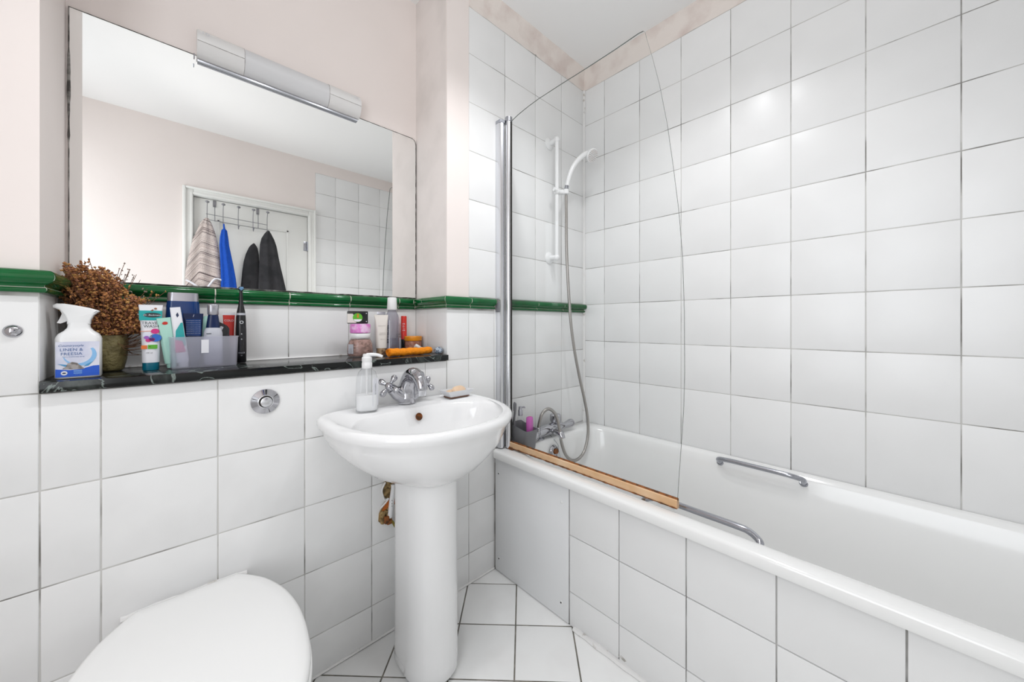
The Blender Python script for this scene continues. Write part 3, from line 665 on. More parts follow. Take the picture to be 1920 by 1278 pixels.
def cross(s):
    h = G(); h.add(*lathe([(.0155, -.016), (.017, -.004), (.013, .004), (.010, .014), (.012, .018), (.009, .024), (.001, .026)], 16))
    for k in range(4):
        a = R(45 + 90 * k); dx, dy = math.cos(a), math.sin(a)
        h.add(*tube([(dx * .006, dy * .006, .013), (dx * .014, dy * .014, .014), (dx * .022, dy * .022, .0155), (dx * .031, dy * .031, .016), (dx * .038, dy * .038, .016), (dx * .041, dy * .041, .016)], [.0055, .0050, .0085, .0108, .0082, .002], 12))
    o = h.make('cross_handle', 'chrome', tp); o.matrix_local = T(s * .060, -.002, .060) @ align((s * .84, -.10, .50) if s > 0 else (-.66, -.55, .50)) @ Matrix.Rotation(R(20), 4, 'Z')
cross(-1); cross(1)

# soap dispenser
ds = thing('soap_dispenser', (.443, -.065, .7955), 'clear pump bottle half full of white liquid soap on the left of the basin', 'soap dispenser', rz=-18)
def sq(w, d, z): return rrect(w, d, min(w, d) * .72, z, 7)
obj('bottle_body', *loft([sq(.028, .022, .0), sq(.032, .026, .004), sq(.0325, .0265, .02), sq(.0325, .0265, .045), sq(.031, .025, .085), sq(.030, .0245, .105), sq(.025, .021, .122), sq(.015, .014, .132), sq(.0135, .0135, .137)]), 'clear_plastic', ds, angle=60)
obj('liquid_soap', *loft([sq(.0265, .0205, .003), sq(.0305, .0245, .007), sq(.031, .025, .02), sq(.031, .025, .044), sq(.0308, .0248, .052)]), 'liquid', ds, angle=60)
g = G(); g.add(*lathe([(.0145, .133), (.0155, .135), (.0155, .150), (.0145, .152), (.0145, .154), (.0155, .156), (.0150, .167), (.012, .170), (.0125, .174), (.011, .178), (.001, .179)], 24))
g.add(*tube(smooth_path([(.0, 0, .1745), (.015, -.004, .176), (.032, -.008, .174), (.045, -.012, .169)], 4), [.0065, .0063, .006, .0058, .0056, .0054, .0052, .005, .005, .0048, .0046, .0044, .004], 10)); g.make('pump_head', 'white_plastic', ds)
obj('dip_tube', *tube([(0, 0, .005), (0, 0, .05), (0, 0, .135)], [.0025, .0025, .005], 8), 'white_plastic', ds)
lb = decal([(-.018, .018), (.018, .018), (.018, .098), (.012, .104), (-.012, .104), (-.018, .098)], 'label_white', ds, 0, 'side_label'); lb.matrix_local = T(.0235, -.0190, 0) @ Matrix.Rotation(R(38), 4, 'Z') @ Matrix.Diagonal((.6, 1, 1, 1))
text('HAND WASH', .0085, 'ink', lb, (0, -.0006, .06), rot=PI / 2)
# soap dish
dh = thing('soap_dish', (.775, -.072, .7960), 'small white rectangular soap dish on the right of the basin', 'soap dish', rz=0)
def dr(w, d, z): return [(-w, -d, z), (w, -d, z), (w, d, z), (-w, d, z)]
obj('dish', *loft([dr(.040, .022, .004), dr(.056, .034, .026), dr(.0535, .0315, .0265), dr(.040, .022, .010)]), 'dish_ceramic', dh, smooth=False)
obj('dish_foot', *loft([dr(.042, .024, 0), dr(.041, .023, .004)]), 'dish_base', dh, smooth=False)
so = obj('soap_bar', *loft([[(x, y, z) for x, y, z in sell(0, 0, w_, d_, d_, 2.4, 2.4, z_, 28)] for w_, d_, z_ in ((.016, .008, 0), (.029, .016, .003), (.032, .019, .010), (.029, .016, .017), (.016, .008, .020))]), 'soap')
so.location = (.780, -.070, .812); so.rotation_euler = (R(48), 0, R(12)); tag(so, 'peach coloured oval bar of soap standing in the white dish', 'soap')
so2 = obj('soap_bar', *loft([[(x, y, z) for x, y, z in sell(0, 0, w_, d_, d_, 2.4, 2.4, z_, 28)] for w_, d_, z_ in ((.012, .008, 0), (.022, .014, .002), (.022, .014, .007), (.012, .008, .010))]), 'soap')
so2.location = (.752, -.062, .809); so2.rotation_euler = (R(10), R(-12), R(5)); tag(so2, 'thin used piece of soap lying flat at the left end of the dish', 'soap')

# rusty opening behind the pedestal
ph = thing('exposed_pipe_hole', (.542, 0, .43), 'broken hole in the wall tiles beside the pedestal with rusty filler and pipe', 'pipe hole')
def blob(pts, y0, y1, m, name, k=1):
    return obj(name, *plate(pts, y0, y1), m, ph, smooth=False)
blob([(-.012, .10), (.036, .10), (.036, .015), (.010, .008), (.0, -.012), (-.020, -.045), (-.036, -.030), (-.034, -.005), (-.020, .022), (-.006, .035), (-.024, .055), (-.020, .085)], -.006, .0005, 'foam', 'expanding_foam')
blob([(.008, .07), (.036, .065), (.036, .015), (.014, .014), (-.026, .002), (-.018, .022), (.0, .036)], -.010, -.005, 'orange_clay', 'broken_brick')
g = G()
for _ in range(26):
    g.add(*ellipsoid((rnd.uniform(-.03, .004), rnd.uniform(-.014, -.006), rnd.uniform(-.042, .008)), (rnd.uniform(.004, .009),) * 3, 7, 5))
for _ in range(12): g.add(*ellipsoid((rnd.uniform(-.006, .03), rnd.uniform(-.012, -.006), rnd.uniform(.078, .098)), (rnd.uniform(.004, .008),) * 3, 7, 5))
g.make('foam_lumps', 'foam', ph)['kind'] = 'stuff'
g = G(); g.add(*tube([(-.002, -.016, -.022), (.004, -.017, .03), (.010, -.018, .075), (.010, -.018, .088)], .0085, 12)); o = g.make('waste_pipe', 'white_plastic', ph)
for z in (.018, .026, .037): obj('pipe_speck', *ellipsoid((.001, -.026, z), (.0014, .001, .0014), 8, 5), 'dark_gap', o)
obj('sealant_edge', *tube(smooth_path([(-.014, -.008, .098), (-.026, -.008, .075), (-.022, -.008, .052), (-.016, -.008, .038), (-.004, -.010, .040), (-.016, -.008, .026), (-.032, -.008, .014)], 5), .0028, 7), 'caulk', ph)
g = G(); g.add(*boxg((-.022, -.024, -.038), (-.006, -.010, -.014), .003)); g.add(*boxg((-.012, -.020, -.046), (.006, -.010, -.030), .003)); g.make('pipe_clip', 'rust', ph)
obj('cable', *tube(smooth_path([(-.008, -.016, -.034), (.006, -.016, -.040), (.018, -.016, -.062), (.030, -.017, -.082), (.040, -.018, -.094)], 5), .0042, 10), 'olive_cable', ph)

# ================================================================== TOILET
wc = thing('toilet', (.03, 0, 0), 'white back-to-wall toilet with closed egg shaped lid beneath the flush button', 'toilet')
EG = [(-.052, .088), (-.06, .098), (-.08, .114), (-.12, .140), (-.18, .163), (-.24, .1745), (-.30, .178), (-.36, .1745), (-.42, .165), (-.47, .149), (-.51, .127), (-.54, .100), (-.558, .070), (-.567, .036), (-.569, .0)]
def hwid(y):
    for (y0, a), (y1, b) in zip(EG, EG[1:]):
        if y <= y0 and y >= y1: return a + (b - a) * (y0 - y) / (y0 - y1)
    return 0
def egg(z, sc=1.0, dy=0.0, yb=-.052, off=0.0):
    half = [(a * sc + off, -.30 + (y + .30) * sc - off * (1 if y < -.3 else -1) * 0 + dy) for y, a in EG]
    L_ = [(x, y, z) for x, y in half[:-1]]; tip = (0, half[-1][1] - off, z)
    return L_ + [tip] + [(-x, y, z) for x, y, z in L_[::-1]]
lid = [egg(.4195, .985), egg(.4205, .998), egg(.424, 1.003), egg(.431, 1.0), egg(.4355, .985), egg(.4385, .955), egg(.4405, .85), egg(.4415, .6), egg(.442, .3)]
# smooth outline by subdividing rings
def dens(r, k=3):
    P = [Vector(p) for p in r]; n = len(P); out = []
    for i in range(n - 1):
        p0, p1, p2, p3 = P[max(i - 1, 0)], P[i], P[i + 1], P[min(i + 2, n - 1)]
        for j in range(k): t = j / k; out.append(0.5 * ((2 * p1) + (p2 - p0) * t + (2 * p0 - 5 * p1 + 4 * p2 - p3) * t * t + (3 * p1 - p0 - 3 * p2 + p3) * t ** 3))
    out.append(P[-1]); return out
obj('lid', *loft([dens(r) for r in lid]), 'seat_plastic', wc, angle=60)
obj('seat', *loft([dens(r) for r in (egg(.402, .985, off=.002), egg(.404, 1.0, off=.003), egg(.414, 1.0, off=.003), egg(.418, .99, off=.002))]), 'seat_plastic', wc, angle=60)
bowl = [egg(.0, .62, .03), egg(.02, .62, .03), egg(.10, .60, .04), egg(.20, .66, .03), egg(.30, .84, .01), egg(.36, .95), egg(.39, .975), egg(.400, .97)]
obj('pan', *loft([dens(r) for r in bowl]), 'ceramic', wc, angle=70)
g = G(); g.add(*loft([rrect(.11, .075, .03, 0, 5, 0, -.078), rrect(.11, .075, .03, .30, 5, 0, -.078), rrect(.115, .048, .03, .38, 5, 0, -.050), rrect(.118, .046, .03, .398, 5, 0, -.048), rrect(.112, .042, .03, .402, 5, 0, -.046)])); g.make('pan_back', 'ceramic', wc, angle=60)
for x in (-.07, .07): obj('hinge', *tube([(x - .02, -.048, .424), (x + .02, -.048, .424)], .008, 12), 'white_plastic', wc)
g = G(); g.add(*tube(smooth_path([(-.115, -.004, .400), (-.06, -.006, .403 + .001), (0, -.005, .402), (.05, -.006, .404), (.115, -.004, .400)], 4), [.006 + rnd.uniform(-.001, .002) for _ in range(17)], 7)); g.make('sealant_bead', 'caulk', wc)
# flush button
fl = thing('flush_button', (.187, 0, .853), 'round chrome flush button set in the wall tile above the toilet', 'flush button')
rings = []
for r, y in ((.0335, 0), (.034, .002), (.033, .0045), (.0195, .0085), (.0185, .0082)):
    rings.append([(r * math.cos(2 * PI * k / 12) * (1 + 0), -y, r * math.sin(2 * PI * k / 12)) if r > .03 and False else (r * math.cos(2 * PI * k / 48), -y, r * math.sin(2 * PI * k / 48)) for k in range(48)])
obj('bezel', *loft(rings, True, True), 'chrome', fl, angle=30)
o = obj('button_ring', *lathe([(.0185, .0), (.0185, .0088), (.0165, .0095), (.0155, .006), (.0155, .0)], 36), 'aluminium', fl); o.matrix_local = align((0, -1, 0))
o = obj('recess', *lathe([(.001, .0086), (.0158, .0086), (.0158, .006)], 28), 'dark_gap', fl); o.matrix_local = align((0, -1, 0))
o = obj('push_pad', *lathe([(.0135, .006), (.0135, .0105), (.012, .0115), (.001, .0118)], 28), 'aluminium', fl); o.matrix_local = T(.0014, 0, -.0012) @ align((0, -1, 0))
for a in (-30, 72, 200, 262):
    o = box('bezel_groove', (.0205, -.0078, -.0005), (.0325, -.003, .0005), 'dark_gap', fl, smooth=False); o.rotation_euler = (0, R(a), 0)
# chrome dome cap on the left wall
dc = obj('mirror_screw_cap', *lathe([(.012, 0), (.0125, .002), (.010, .006), (.005, .009), (.001, .0098)], 24), 'chrome'); dc.matrix_local = T(-.2305, 0, 1.053) @ align((0, -1, 0))
tag(dc, 'small chrome dome screw cap on the tile left of the shelf', 'screw cap')

# ================================================================== SHELF, MIRROR, STRIP LIGHT
sh = obj('marble_shelf', *boxg((NL + .001, -.014, .927), (NR - .001, NY - .001, .948), .0018), 'marble'); tag(sh, 'dark green marble shelf with pale veins set in the wall niche', 'shelf')
obj('edge_sealant', *tube([(NL, NY - .003, .949), (NR, NY - .003, .949)], .004, 6), 'caulk', sh)
mr = thing('wall_mirror', (NL, NY, TT), 'large frameless wall mirror with blackened edges above the shelf', 'mirror')
x0, x1, z0, z1 = .006, NR - NL - .004, .0015, 1.873 - TT
pol = [(x0, z0), (x1, z0), (x1, z1 - .022), (x1 - .003, z1 - .012), (x1 - .009, z1 - .004), (x1 - .020, z1), (x0, z1)]
obj('mirror_pane', *plate(pol, -.006, -.001), 'mirror_glass', mr, smooth=False)
g = G(); lp = [(x, z) for x, z in pol]
pts = []
for i in range(len(lp)):
    a, b = lp[i], lp[(i + 1) % len(lp)]; d = math.hypot(b[0] - a[0], b[1] - a[1]); k = max(1, int(d / .02))
    for j in range(k): pts.append((a[0] + (b[0] - a[0]) * j / k, a[1] + (b[1] - a[1]) * j / k))
def edge_w(x, z):
    if x < x0 + .001: return .0007 + (.0026 * rnd.random() if .36 < z < .62 else .0006 * rnd.random())
    if x > x1 - .004: return .0018
    if z < z0 + .001: return .0012 + .0015 * rnd.random()
    return .0012
rings = []
for x, z in pts + [pts[0]]:
    wv = edge_w(x, z); mx_, mz_ = (x0 + x1) / 2 - x, (z0 + z1) / 2 - z
    ox = math.copysign(1, mx_) * wv if (x < x0 + .002 or x > x1 - .021) else 0; oz = math.copysign(1, mz_) * wv if (z < z0 + .002 or z > z1 - .002) else 0
    rings.append([(x - ox * .8, -.0062, z - oz * .8), (x + ox, -.0068, z + oz), (x + ox * .2, -.0072, z + oz * .2), (x - ox * 1.2, -.004, z - oz * 1.2)])
obj('blackened_edge', *loft(rings, False, False), 'dark_caulk', mr, smooth=False)

lt = thing('strip_light', (.052, NY, 1.862), 'slim wall strip light with silver ends and frosted cover above the mirror', 'wall light')
def lprof(s):   # flattened D profile (y negative outwards, z)
    P = [(0, -.002), (-.012 * s, -.002)]
    for k in range(11): a = R(-78 + 150 * k / 10); P.append((-.014 * s - .032 * s * math.cos(a), .041 + .042 * s * math.sin(a)))
    P += [(-.012, .086), (0, .088)]
    return P
def seg(xa, xb, s, name, m, par=lt, dz=0):
    rg = [[(x, y, z) for y, z in lprof(s)] for x in (xa, xb)]; return obj(name, *loft(rg), m, par, angle=40)
mat('light_casing', (0.74, 0.73, 0.72), 0.22, spec=0.5)
seg(.0, .113, 1.0, 'end_cover', 'light_casing'); seg(.362, .474, 1.0, 'end_cover', 'light_casing'); seg(.1135, .3615, .985, 'frosted_cover', 'diffuser')
for a, b in ((.001, .1125), (.3625, .473)): box('cover_seam', (a, -.0465, .036), (b, -.0455, .0368), 'stone_grey', lt, smooth=False)
box('back_plate', (.002, -.016, -.009), (.470, -.007, -.004), 'steel', lt)
for a in (.1128, .3612): obj('joint_line', *loft([[(x, y * 1.004, z) for y, z in lprof(1.003)] for x in (a, a + .0009)]), 'stone_grey', lt)
g = G()
g.add(*tube([(-.006, -.020, -.010), (-.006, -.034, -.012), (-.006, -.036, -.002)], .0015, 6)); g.make('wire_clip', 'steel', lt)
tp_ = text('I O', .012, 'pale_grey', lt, (.020, -.0462, .062)); tp_['label'] = 'moulded switch marks'
text('I O', .010, 'pale_grey', lt, (.455, -.0462, .062))

# ceiling lights (sources of the light; above the frame)
for k, lx in enumerate(LAMP_X):
    s = thing('recessed_downlight', (lx, LAMP_Y, ZT), 'small round recessed ceiling downlight, ' + ('leftmost', 'second from the left', 'third from the left', 'rightmost')[k] + ' of the row above the camera view', 'ceiling light', group='ceiling downlights')
    obj('downlight_ring', *lathe([(.030, 0), (.042, 0), (.042, -.003), (.038, -.006), (.030, -.003)], 28, False, False), 'white_plastic', s)
    obj('downlight_lens', *lathe([(.001, -.0005), (.030, -.0005), (.030, -.003), (.001, -.003)], 24), 'lamp_glow', s)

# ================================================================== SHELF ITEMS
Z = .9485
# -- spray bottle
sp_ = thing('spray_bottle', (-.152, .052, Z), 'white trigger spray bottle with blue and lilac label at the left end of the shelf', 'spray bottle', rz=2)
def sb_(w, d, z): return rrect(w, d, min(w, d) * .55, z, 6)
HW = .0335
obj('bottle_body', *loft([sb_(HW - .002, .020, 0), sb_(HW, .022, .002), sb_(HW, .022, .086), sb_(HW - .001, .0215, .090), sb_(.029, .020, .097), sb_(.021, .016, .104), sb_(.0165, .0145, .111), sb_(.0155, .0145, .122)]), 'white_plastic', sp_, angle=60)
hdp = [(-.031, .163), (-.036, .159), (-.0355, .154), (-.030, .151), (-.027, .1495), (-.020, .1385), (-.0165, .128), (-.0165, .118), (.0165, .118), (.0175, .128), (.022, .139), (.030, .147), (.029, .1495), (.015, .155), (-.005, .160), (-.020, .163)]
V_, F_ = plate(hdp, -.0135, .0135)
bm = bmesh.new(); vs_ = [bm.verts.new(v) for v in V_]; [bm.faces.new([vs_[i] for i in f]) for f in F_]; bmesh.ops.recalc_face_normals(bm, faces=bm.faces)
bmesh.ops.bevel(bm, geom=[e for e in bm.edges if abs(e.verts[0].co.y - e.verts[1].co.y) < 1e-5], offset=.0035, segments=3, profile=.5, affect='EDGES')
bm.verts.ensure_lookup_table(); bm.verts.index_update(); obj('spray_head', [v.co.copy() for v in bm.verts], [tuple(v.index for v in f.verts) for f in bm.faces], 'white_plastic', sp_); bm.free()
tr = [(-.028, .152), (-.024, .141), (-.027, .130), (-.031, .121), (-.026, .1195), (-.018, .124), (-.0125, .131), (-.009, .138), (-.010, .150)]
obj('trigger', *plate(tr, -.006, .006), 'white_plastic', sp_)
lbl = decal([(-.031, .004), (.031, .004), (.031, .080), (-.031, .080)], 'label_lilac', sp_, -.0221, 'front_label')
wave = [(-.031, .004), (.031, .004), (.031, .0265), (.022, .026), (.012, .0225), (.002, .0195), (-.012, .0185), (-.024, .0205), (-.031, .0215)]
decal(wave, 'label_blue', lbl, -.0226, 'blue_wave')
ar = [(.003 + .024 * math.cos(R(a)), .051 + .024 * math.sin(R(a))) for a in range(195, 400, 12)]; ar2 = [(.0 + .0205 * math.cos(R(a)), .054 + .0215 * math.sin(R(a))) for a in range(390, 190, -12)]
decal(ar + ar2, 'light_blue', lbl, -.0226, 'swirl')
decal([(-.028, .033), (-.018, .0265), (-.010, .0245), (-.014, .030)], 'sky_blue', lbl, -.0228, 'swirl'); decal([(.012, .0295), (.022, .036), (.015, .0265), (.008, .025)], 'sky_blue', lbl, -.0228, 'swirl')
decal([(-.022, .0215), (.004, .0195), (.010, .0205), (.004, .027), (-.001, .0335), (-.008, .036), (-.014, .0335), (-.017, .026)], 'stone_grey', lbl, -.0230, 'stones_picture')
text('Countrystyle', .0068, 'ink_blue', lbl, (-.010, -.0230, .0715), shear=.3); text('LINEN &', .0088, 'ink_blue', lbl, (-.009, -.0230, .0625)); text('FREESIA', .0088, 'ink_blue', lbl, (-.009, -.0230, .0535)); text('fabric freshening spray', .0034, 'ink_blue', lbl, (-.006, -.0230, .0475))
decal(circ(-.019, .0125, .0046), 'label_white', lbl, -.0230, 'round_badge'); decal(circ(-.019, .0125, .0028, .0014), 'navy', lbl, -.0232, 'badge_mark')
for a, b, c_ in ((-.004, .0175, .010), (-.0055, .0145, .012), (-.004, .0115, .011)): decal([(-.006, a * 0 + b), (.006, b), (.006, b - .0012), (-.006, b - .0012)], 'light_blue', lbl, -.0230, 'badge_mark')
text('750 ml', .0030, 'light_blue', lbl, (.0, -.0230, .0075))
# -- pot and dried flowers
pt = thing('glazed_pot', (-.121, .172, Z), 'mottled olive brown glazed pot behind the spray bottle', 'pot')
obj('pot_body', *lathe([(.026, 0), (.030, .004), (.035, .030), (.0375, .060), (.037, .090), (.034, .0905), (.0345, .060), (.032, .030), (.001, .026)], 40), 'pot_glaze', pt, angle=60)
df = thing('dried_flowers', (-.121, .172, Z + .03), 'bunch of dried brown flowers standing in the olive pot', 'dried flowers')
st = G(); buds = {'bud_a': G(), 'bud_b': G(), 'bud_c': G(), 'bud_d': G()}
OCT = ([(1, 0, 0), (-1, 0, 0), (0, 1, 0), (0, -1, 0), (0, 0, 1), (0, 0, -1)], [(0, 2, 4), (2, 1, 4), (1, 3, 4), (3, 0, 4), (2, 0, 5), (1, 2, 5), (3, 1, 5), (0, 3, 5)])
def add_bud(g, p, r):
    m_ = T(*p) @ Matrix.Rotation(rnd.uniform(0, 6.28), 4, 'Z') @ Matrix.Rotation(rnd.uniform(0, 3), 4, 'X') @ Matrix.Diagonal((r, r * rnd.uniform(.6, 1), r * rnd.uniform(.8, 1.5), 1)); g.add(OCT[0], OCT[1], m_)
LIM_Y = (-.17, .060)
def sprig(tx, ty, tz, fluffy=1.0, kind=None, r0=.0030):
    b0 = Vector((rnd.uniform(-.02, .02), rnd.uniform(-.02, .02), -.01)); tip = Vector((tx, ty, tz)); mid = (b0 + tip) / 2 + Vector((rnd.uniform(-.01, .01) - tx * .12, rnd.uniform(-.01, .01), .012))
    P = smooth_path([b0, Vector((b0.x * .9 + tx * .12, b0.y * .9 + ty * .12, .05)), mid, tip], 3); st.add(*tube(P, [.0011] * 4 + [.0009] * 3 + [.0006] * 3, 4))
    nb = int(34 * fluffy)
    for k in range(nb):
        t = rnd.uniform(.42, 1.0); p = P[min(int(t * (len(P) - 1)), len(P) - 2)].lerp(P[min(int(t * (len(P) - 1)) + 1, len(P) - 1)], rnd.random())
        sp2 = .011 * (1.15 - t * .6) * (1 if fluffy > .9 else .8); q = p + Vector((rnd.gauss(0, sp2 * .6), rnd.gauss(0, sp2 * .6), rnd.gauss(.002, sp2 * .5)))
        q.y = min(q.y, LIM_Y[1]); q.x = max(q.x, -.072)
        if q.z < .064 and math.hypot(q.x, q.y) > .030: continue
        add_bud(buds[kind or rnd.choice(('bud_a', 'bud_a', 'bud_b', 'bud_c', 'bud_b'))], q, r0 * rnd.uniform(.7, 1.25))
for _ in range(250):
    u = rnd.random(); x = -.078 + .170 * u; top = .262 - .115 * max(0, (x + .01) / .10) ** 1.1
    z = top - .120 * rnd.random() ** 1.5
    y = rnd.uniform(-.075, .050) * (.4 + .6 * rnd.random()); sprig(x, y, z - .028, 1.15, None, .0034)
for x, z in ((.030, .262), (.040, .250), (.022, .252), (.052, .238)): sprig(x, -.01, z - .02, .45, 'bud_d', .0027)
for x, z in ((-.035, .262), (-.028, .268), (-.04, .258)): sprig(x, -.02, z - .02, .9, 'bud_a', .0027)
for x, z in ((.072, .192), (.085, .186), (.080, .175), (.092, .178)): sprig(x, .0, z - .01, .7, rnd.choice(('bud_c', 'bud_d')), .0027)
sprig(.108, -.01, .178, .12, 'bud_c')
for _ in range(20): sprig(-.06 + rnd.uniform(-.01, .02), rnd.uniform(-.07, -.02), rnd.uniform(.12, .17), .9, rnd.choice(('bud_b', 'bud_a')), .0025)
o = st.make('stems', 'stem', df, smooth=False); o['kind'] = 'stuff'
for k, g in buds.items(): o = g.make('flower_heads', k, df, smooth=False); o['kind'] = 'stuff'

# -- tubes: crimped end up, cap down
def tube_body(parent, h, wb, wt, d, m, name='tube_body', z0=0.0, seg=7):
    rg = [];
    for t, f in ((0, 0), (.08, .0), (.3, .1), (.6, .35), (.85, .7), (.96, .95), (1, 1)):
        w_ = wb + (wt - wb) * f; dd = d * (1 - f) + .0012 * f; rg.append(rrect(w_, dd, min(w_, dd) * .9, z0 + h * t, seg))
    return obj(name, *loft(rg), m, parent, angle=50)
def tube_y(t, d): return -(d * (1 - t) + .0012 * t) - .0007
tw = thing('travel_wash_tube', (-.041, .120, Z), 'white and teal tube of travel wash standing beside the clear box', 'tube', rz=-2)
tube_body(tw, .148, .0165, .0225, .015, 'label_white', z0=.020)
obj('tube_cap', *loft([rrect(.015, .014, .012, 0, 6), rrect(.0155, .0145, .012, .002, 6), rrect(.0155, .0145, .012, .020, 6)]), 'teal_dark', tw)
def tdec(poly, m, z_off=0, k=0, name='print_patch', par=None):
    """patch following the taper of the tube front"""
    def yy(z): t = (z - .02) / .148; f = 0 if t < .08 else (.1 * (t - .08) / .22 if t < .3 else (.1 + .25 * (t - .3) / .3 if t < .6 else (.35 + .35 * (t - .6) / .25 if t < .85 else .7 + (t - .85) * 2))); return -(.015 * (1 - f) + .0012 * f) - .0010 - k * .0003
    n = len(poly); V = [(x, yy(z), z) for x, z in poly] + [(x, yy(z) + .0012, z) for x, z in poly]
    return obj(name, V, [tuple(range(n))[::-1], tuple(range(n, 2 * n))] + [(i, (i + 1) % n, (i + 1) % n + n, i + n) for i in range(n)], m, par or tw, smooth=False)
def yt(z): t = (z - .02) / .148; f = 0 if t < .08 else (.1 * (t - .08) / .22 if t < .3 else (.1 + .25 * (t - .3) / .3 if t < .6 else (.35 + .35 * (t - .6) / .25 if t < .85 else .7 + (t - .85) * 2))); return -(.015 * (1 - f) + .0012 * f) - .0010
tdec([(-.0205, .128), (.0205, .128), (.021, .140), (.0215, .153), (-.0215, .153), (-.021, .140)], 'teal', name='teal_band')
tdec(circ(.003, .1415, .0165, .0062), 'ink', k=1, name='oval_badge'); text('Dr. Beckmann', .0056, 'label_white', tw, (.003, yt(.1415) - .0022, .1415), shear=.2)
text('TRAVEL', .0098, 'ink', tw, (.0005, yt(.121) - .0016, .121)); text('WASH', .0098, 'ink', tw, (.0015, yt(.1125) - .0016, .1125))
tdec([(-.0185, .099), (.016, .101), (.016, .1018), (-.0185, .1002)], 'orange', k=1, name='orange_line')
for (a, b, r_, m_) in ((.0085, .100, .0078, 'magenta'), (.009, .083, .0115, 'royal'), (-.005, .090, .009, 'label_lilac'), (-.007, .084, .005, 'purple'), (-.004, .077, .005, 'magenta'), (.003, .079, .0055, 'magenta')): tdec(circ(a, b, r_, r_ * .85, 16), m_, k=2 if m_ != 'purple' else 3, name='laundry_picture')
tdec([(-.0165, .055), (-.006, .055), (-.006, .0645), (-.0165, .0645)], 'orange', k=1, name='orange_panel'); tdec([(-.0045, .055), (.013, .055), (.013, .0655), (-.0045, .0655)], 'lime', k=1, name='green_panel')
text('100 ml', .0046, 'ink', tw, (-.002, yt(.045) - .0014, .045))

# -- frosted storage box
bx = thing('frosted_storage_box', (.062, .135, Z), 'frosted clear plastic box of toiletries in the middle of the shelf', 'storage box', rz=8)
def fbx(w, d, z, r=.008): return rrect(w, d, r, z, 4)
obj('box_shell', *loft([fbx(.068, .040, 0, .006), fbx(.0695, .0415, .002), fbx(.072, .044, .084), fbx(.0735, .0455, .0845), fbx(.0735, .0455, .0825), fbx(.0708, .0428, .0825), fbx(.0682, .0402, .003)], True, True), 'frosted_plastic', bx, angle=50)
decal([(-.012, .040), (.004, .040), (.004, .076), (-.012, .076)], 'label_white', bx, -.0445, 'white_sticker')
def ang(o, rx=0, ry=0, rz=0): o.rotation_euler = (R(rx), R(ry), R(rz)); return o
# shower gel (blue, clear cap-down bottle)
sg = thing('blue_shower_gel', (.022, .197, Z + .003), 'tall blue shower gel bottle with clear grey top at the back of the box', 'bottle', rz=-3)
obj('gel_body', *loft([rrect(.030, .014, .012, 0, 5), rrect(.036, .017, .014, .01, 5), rrect(.0385, .018, .014, .10, 5), rrect(.0355, .017, .014, .165, 5), rrect(.034, .016, .013, .180, 5)]), 'blue_gel', sg, angle=50)
obj('gel_top', *loft([rrect(.034, .016, .013, .1802, 5), rrect(.033, .0155, .013, .200, 5), rrect(.0325, .015, .013, .204, 5)]), 'silver_plastic', sg, angle=50)
# mint tube
mt = ang(thing('mint_tube', (-.001, .122, Z + .004), 'pale mint toothpaste tube leaning at the left of the box', 'tube'), 2, -8, 15)
tube_body(mt, .120, .013, .014, .010, 'mint', z0=.012); obj('tube_cap', *lathe([(.010, 0), (.010, .012)], 16), 'mint', mt); decal(circ(.0, .118, .0055, .004), 'red', mt, -.0042, 'red_badge')
tq = ang(thing('toothpaste_tube', (.022, .116, Z + .004), 'white teal and pink toothpaste tube leaning beside the mint tube', 'tube'), 2, -6, -10)
q = tube_body(tq, .148, .012, .0105, .010, 'label_white', z0=.012)
decal([(-.009, .062), (.012, .056), (.012, .118), (.008, .118), (-.004, .098)], 'teal', tq, -.0085, 'teal_print'); decal([(-.010, .040), (.010, .040), (.006, .070), (-.008, .074)], 'magenta', tq, -.0105, 'pink_print'); decal([(.0, .140), (.004, .146), (.006, .138), (.002, .132)], 'navy', tq, -.004, 'dark_print')
obj('tube_cap', *lathe([(.010, 0), (.010, .012)], 16), 'white_plastic', tq)
nv = thing('navy_tube', (.042, .146, Z + .004), 'navy blue cream tube printed with pale lines in the box', 'tube', rz=3)
tube_body(nv, .128, .018, .0215, .014, 'navy', z0=.016); obj('tube_cap', *lathe([(.014, 0), (.014, .016)], 18), 'navy', nv)
decal([(-.0155, .082), (.0145, .082), (.0155, .128), (-.0165, .128)], 'blue_gel', nv, -.0112, 'print_panel')
for k in range(7): text('moisturising face cream daily', .0026, 'pale_grey', nv, (-.001, -.0125, .124 - .0058 * k))
text('/', .010, 'label_white', nv, (.0, -.006, .137))
mb = thing('grey_bottle', (.084, .135, Z + .004), 'grey bottle with dark blue neck and silver cap in the box', 'bottle', rz=4)
obj('bottle_body', *loft([rrect(.018, .013, .010, 0, 5), rrect(.021, .015, .012, .004, 5), rrect(.021, .015, .012, .088, 5), rrect(.019, .014, .012, .098, 5), rrect(.0155, .012, .011, .104, 5)]), 'pale_grey', mb, angle=60)
obj('dark_neck', *loft([rrect(.0155, .012, .010, .104, 5), rrect(.0145, .0115, .010, .115, 5), rrect(.0115, .010, .009, .140, 5)]), 'navy', mb, angle=60)
obj('silver_cap', *loft([rrect(.0105, .010, .009, .140, 6), rrect(.0125, .011, .010, .142, 6), rrect(.013, .011, .010, .168, 6), rrect(.012, .010, .009, .170, 6)]), 'silver_plastic', mb, angle=60)
decal([(-.017, .0865), (-.006, .0865), (-.006, .0885), (-.017, .0885)], 'ink', mb, -.0155, 'badge_mark')
gn = thing('green_bottle', (.078, .205, Z + .002), 'pale green bottle behind the grey bottle in the box', 'bottle')
obj('bottle_body', *lathe([(.019, 0), (.020, .01), (.020, .11), (.014, .135), (.010, .14)], 20), 'mint', gn); gn.scale = (1, .6, 1)
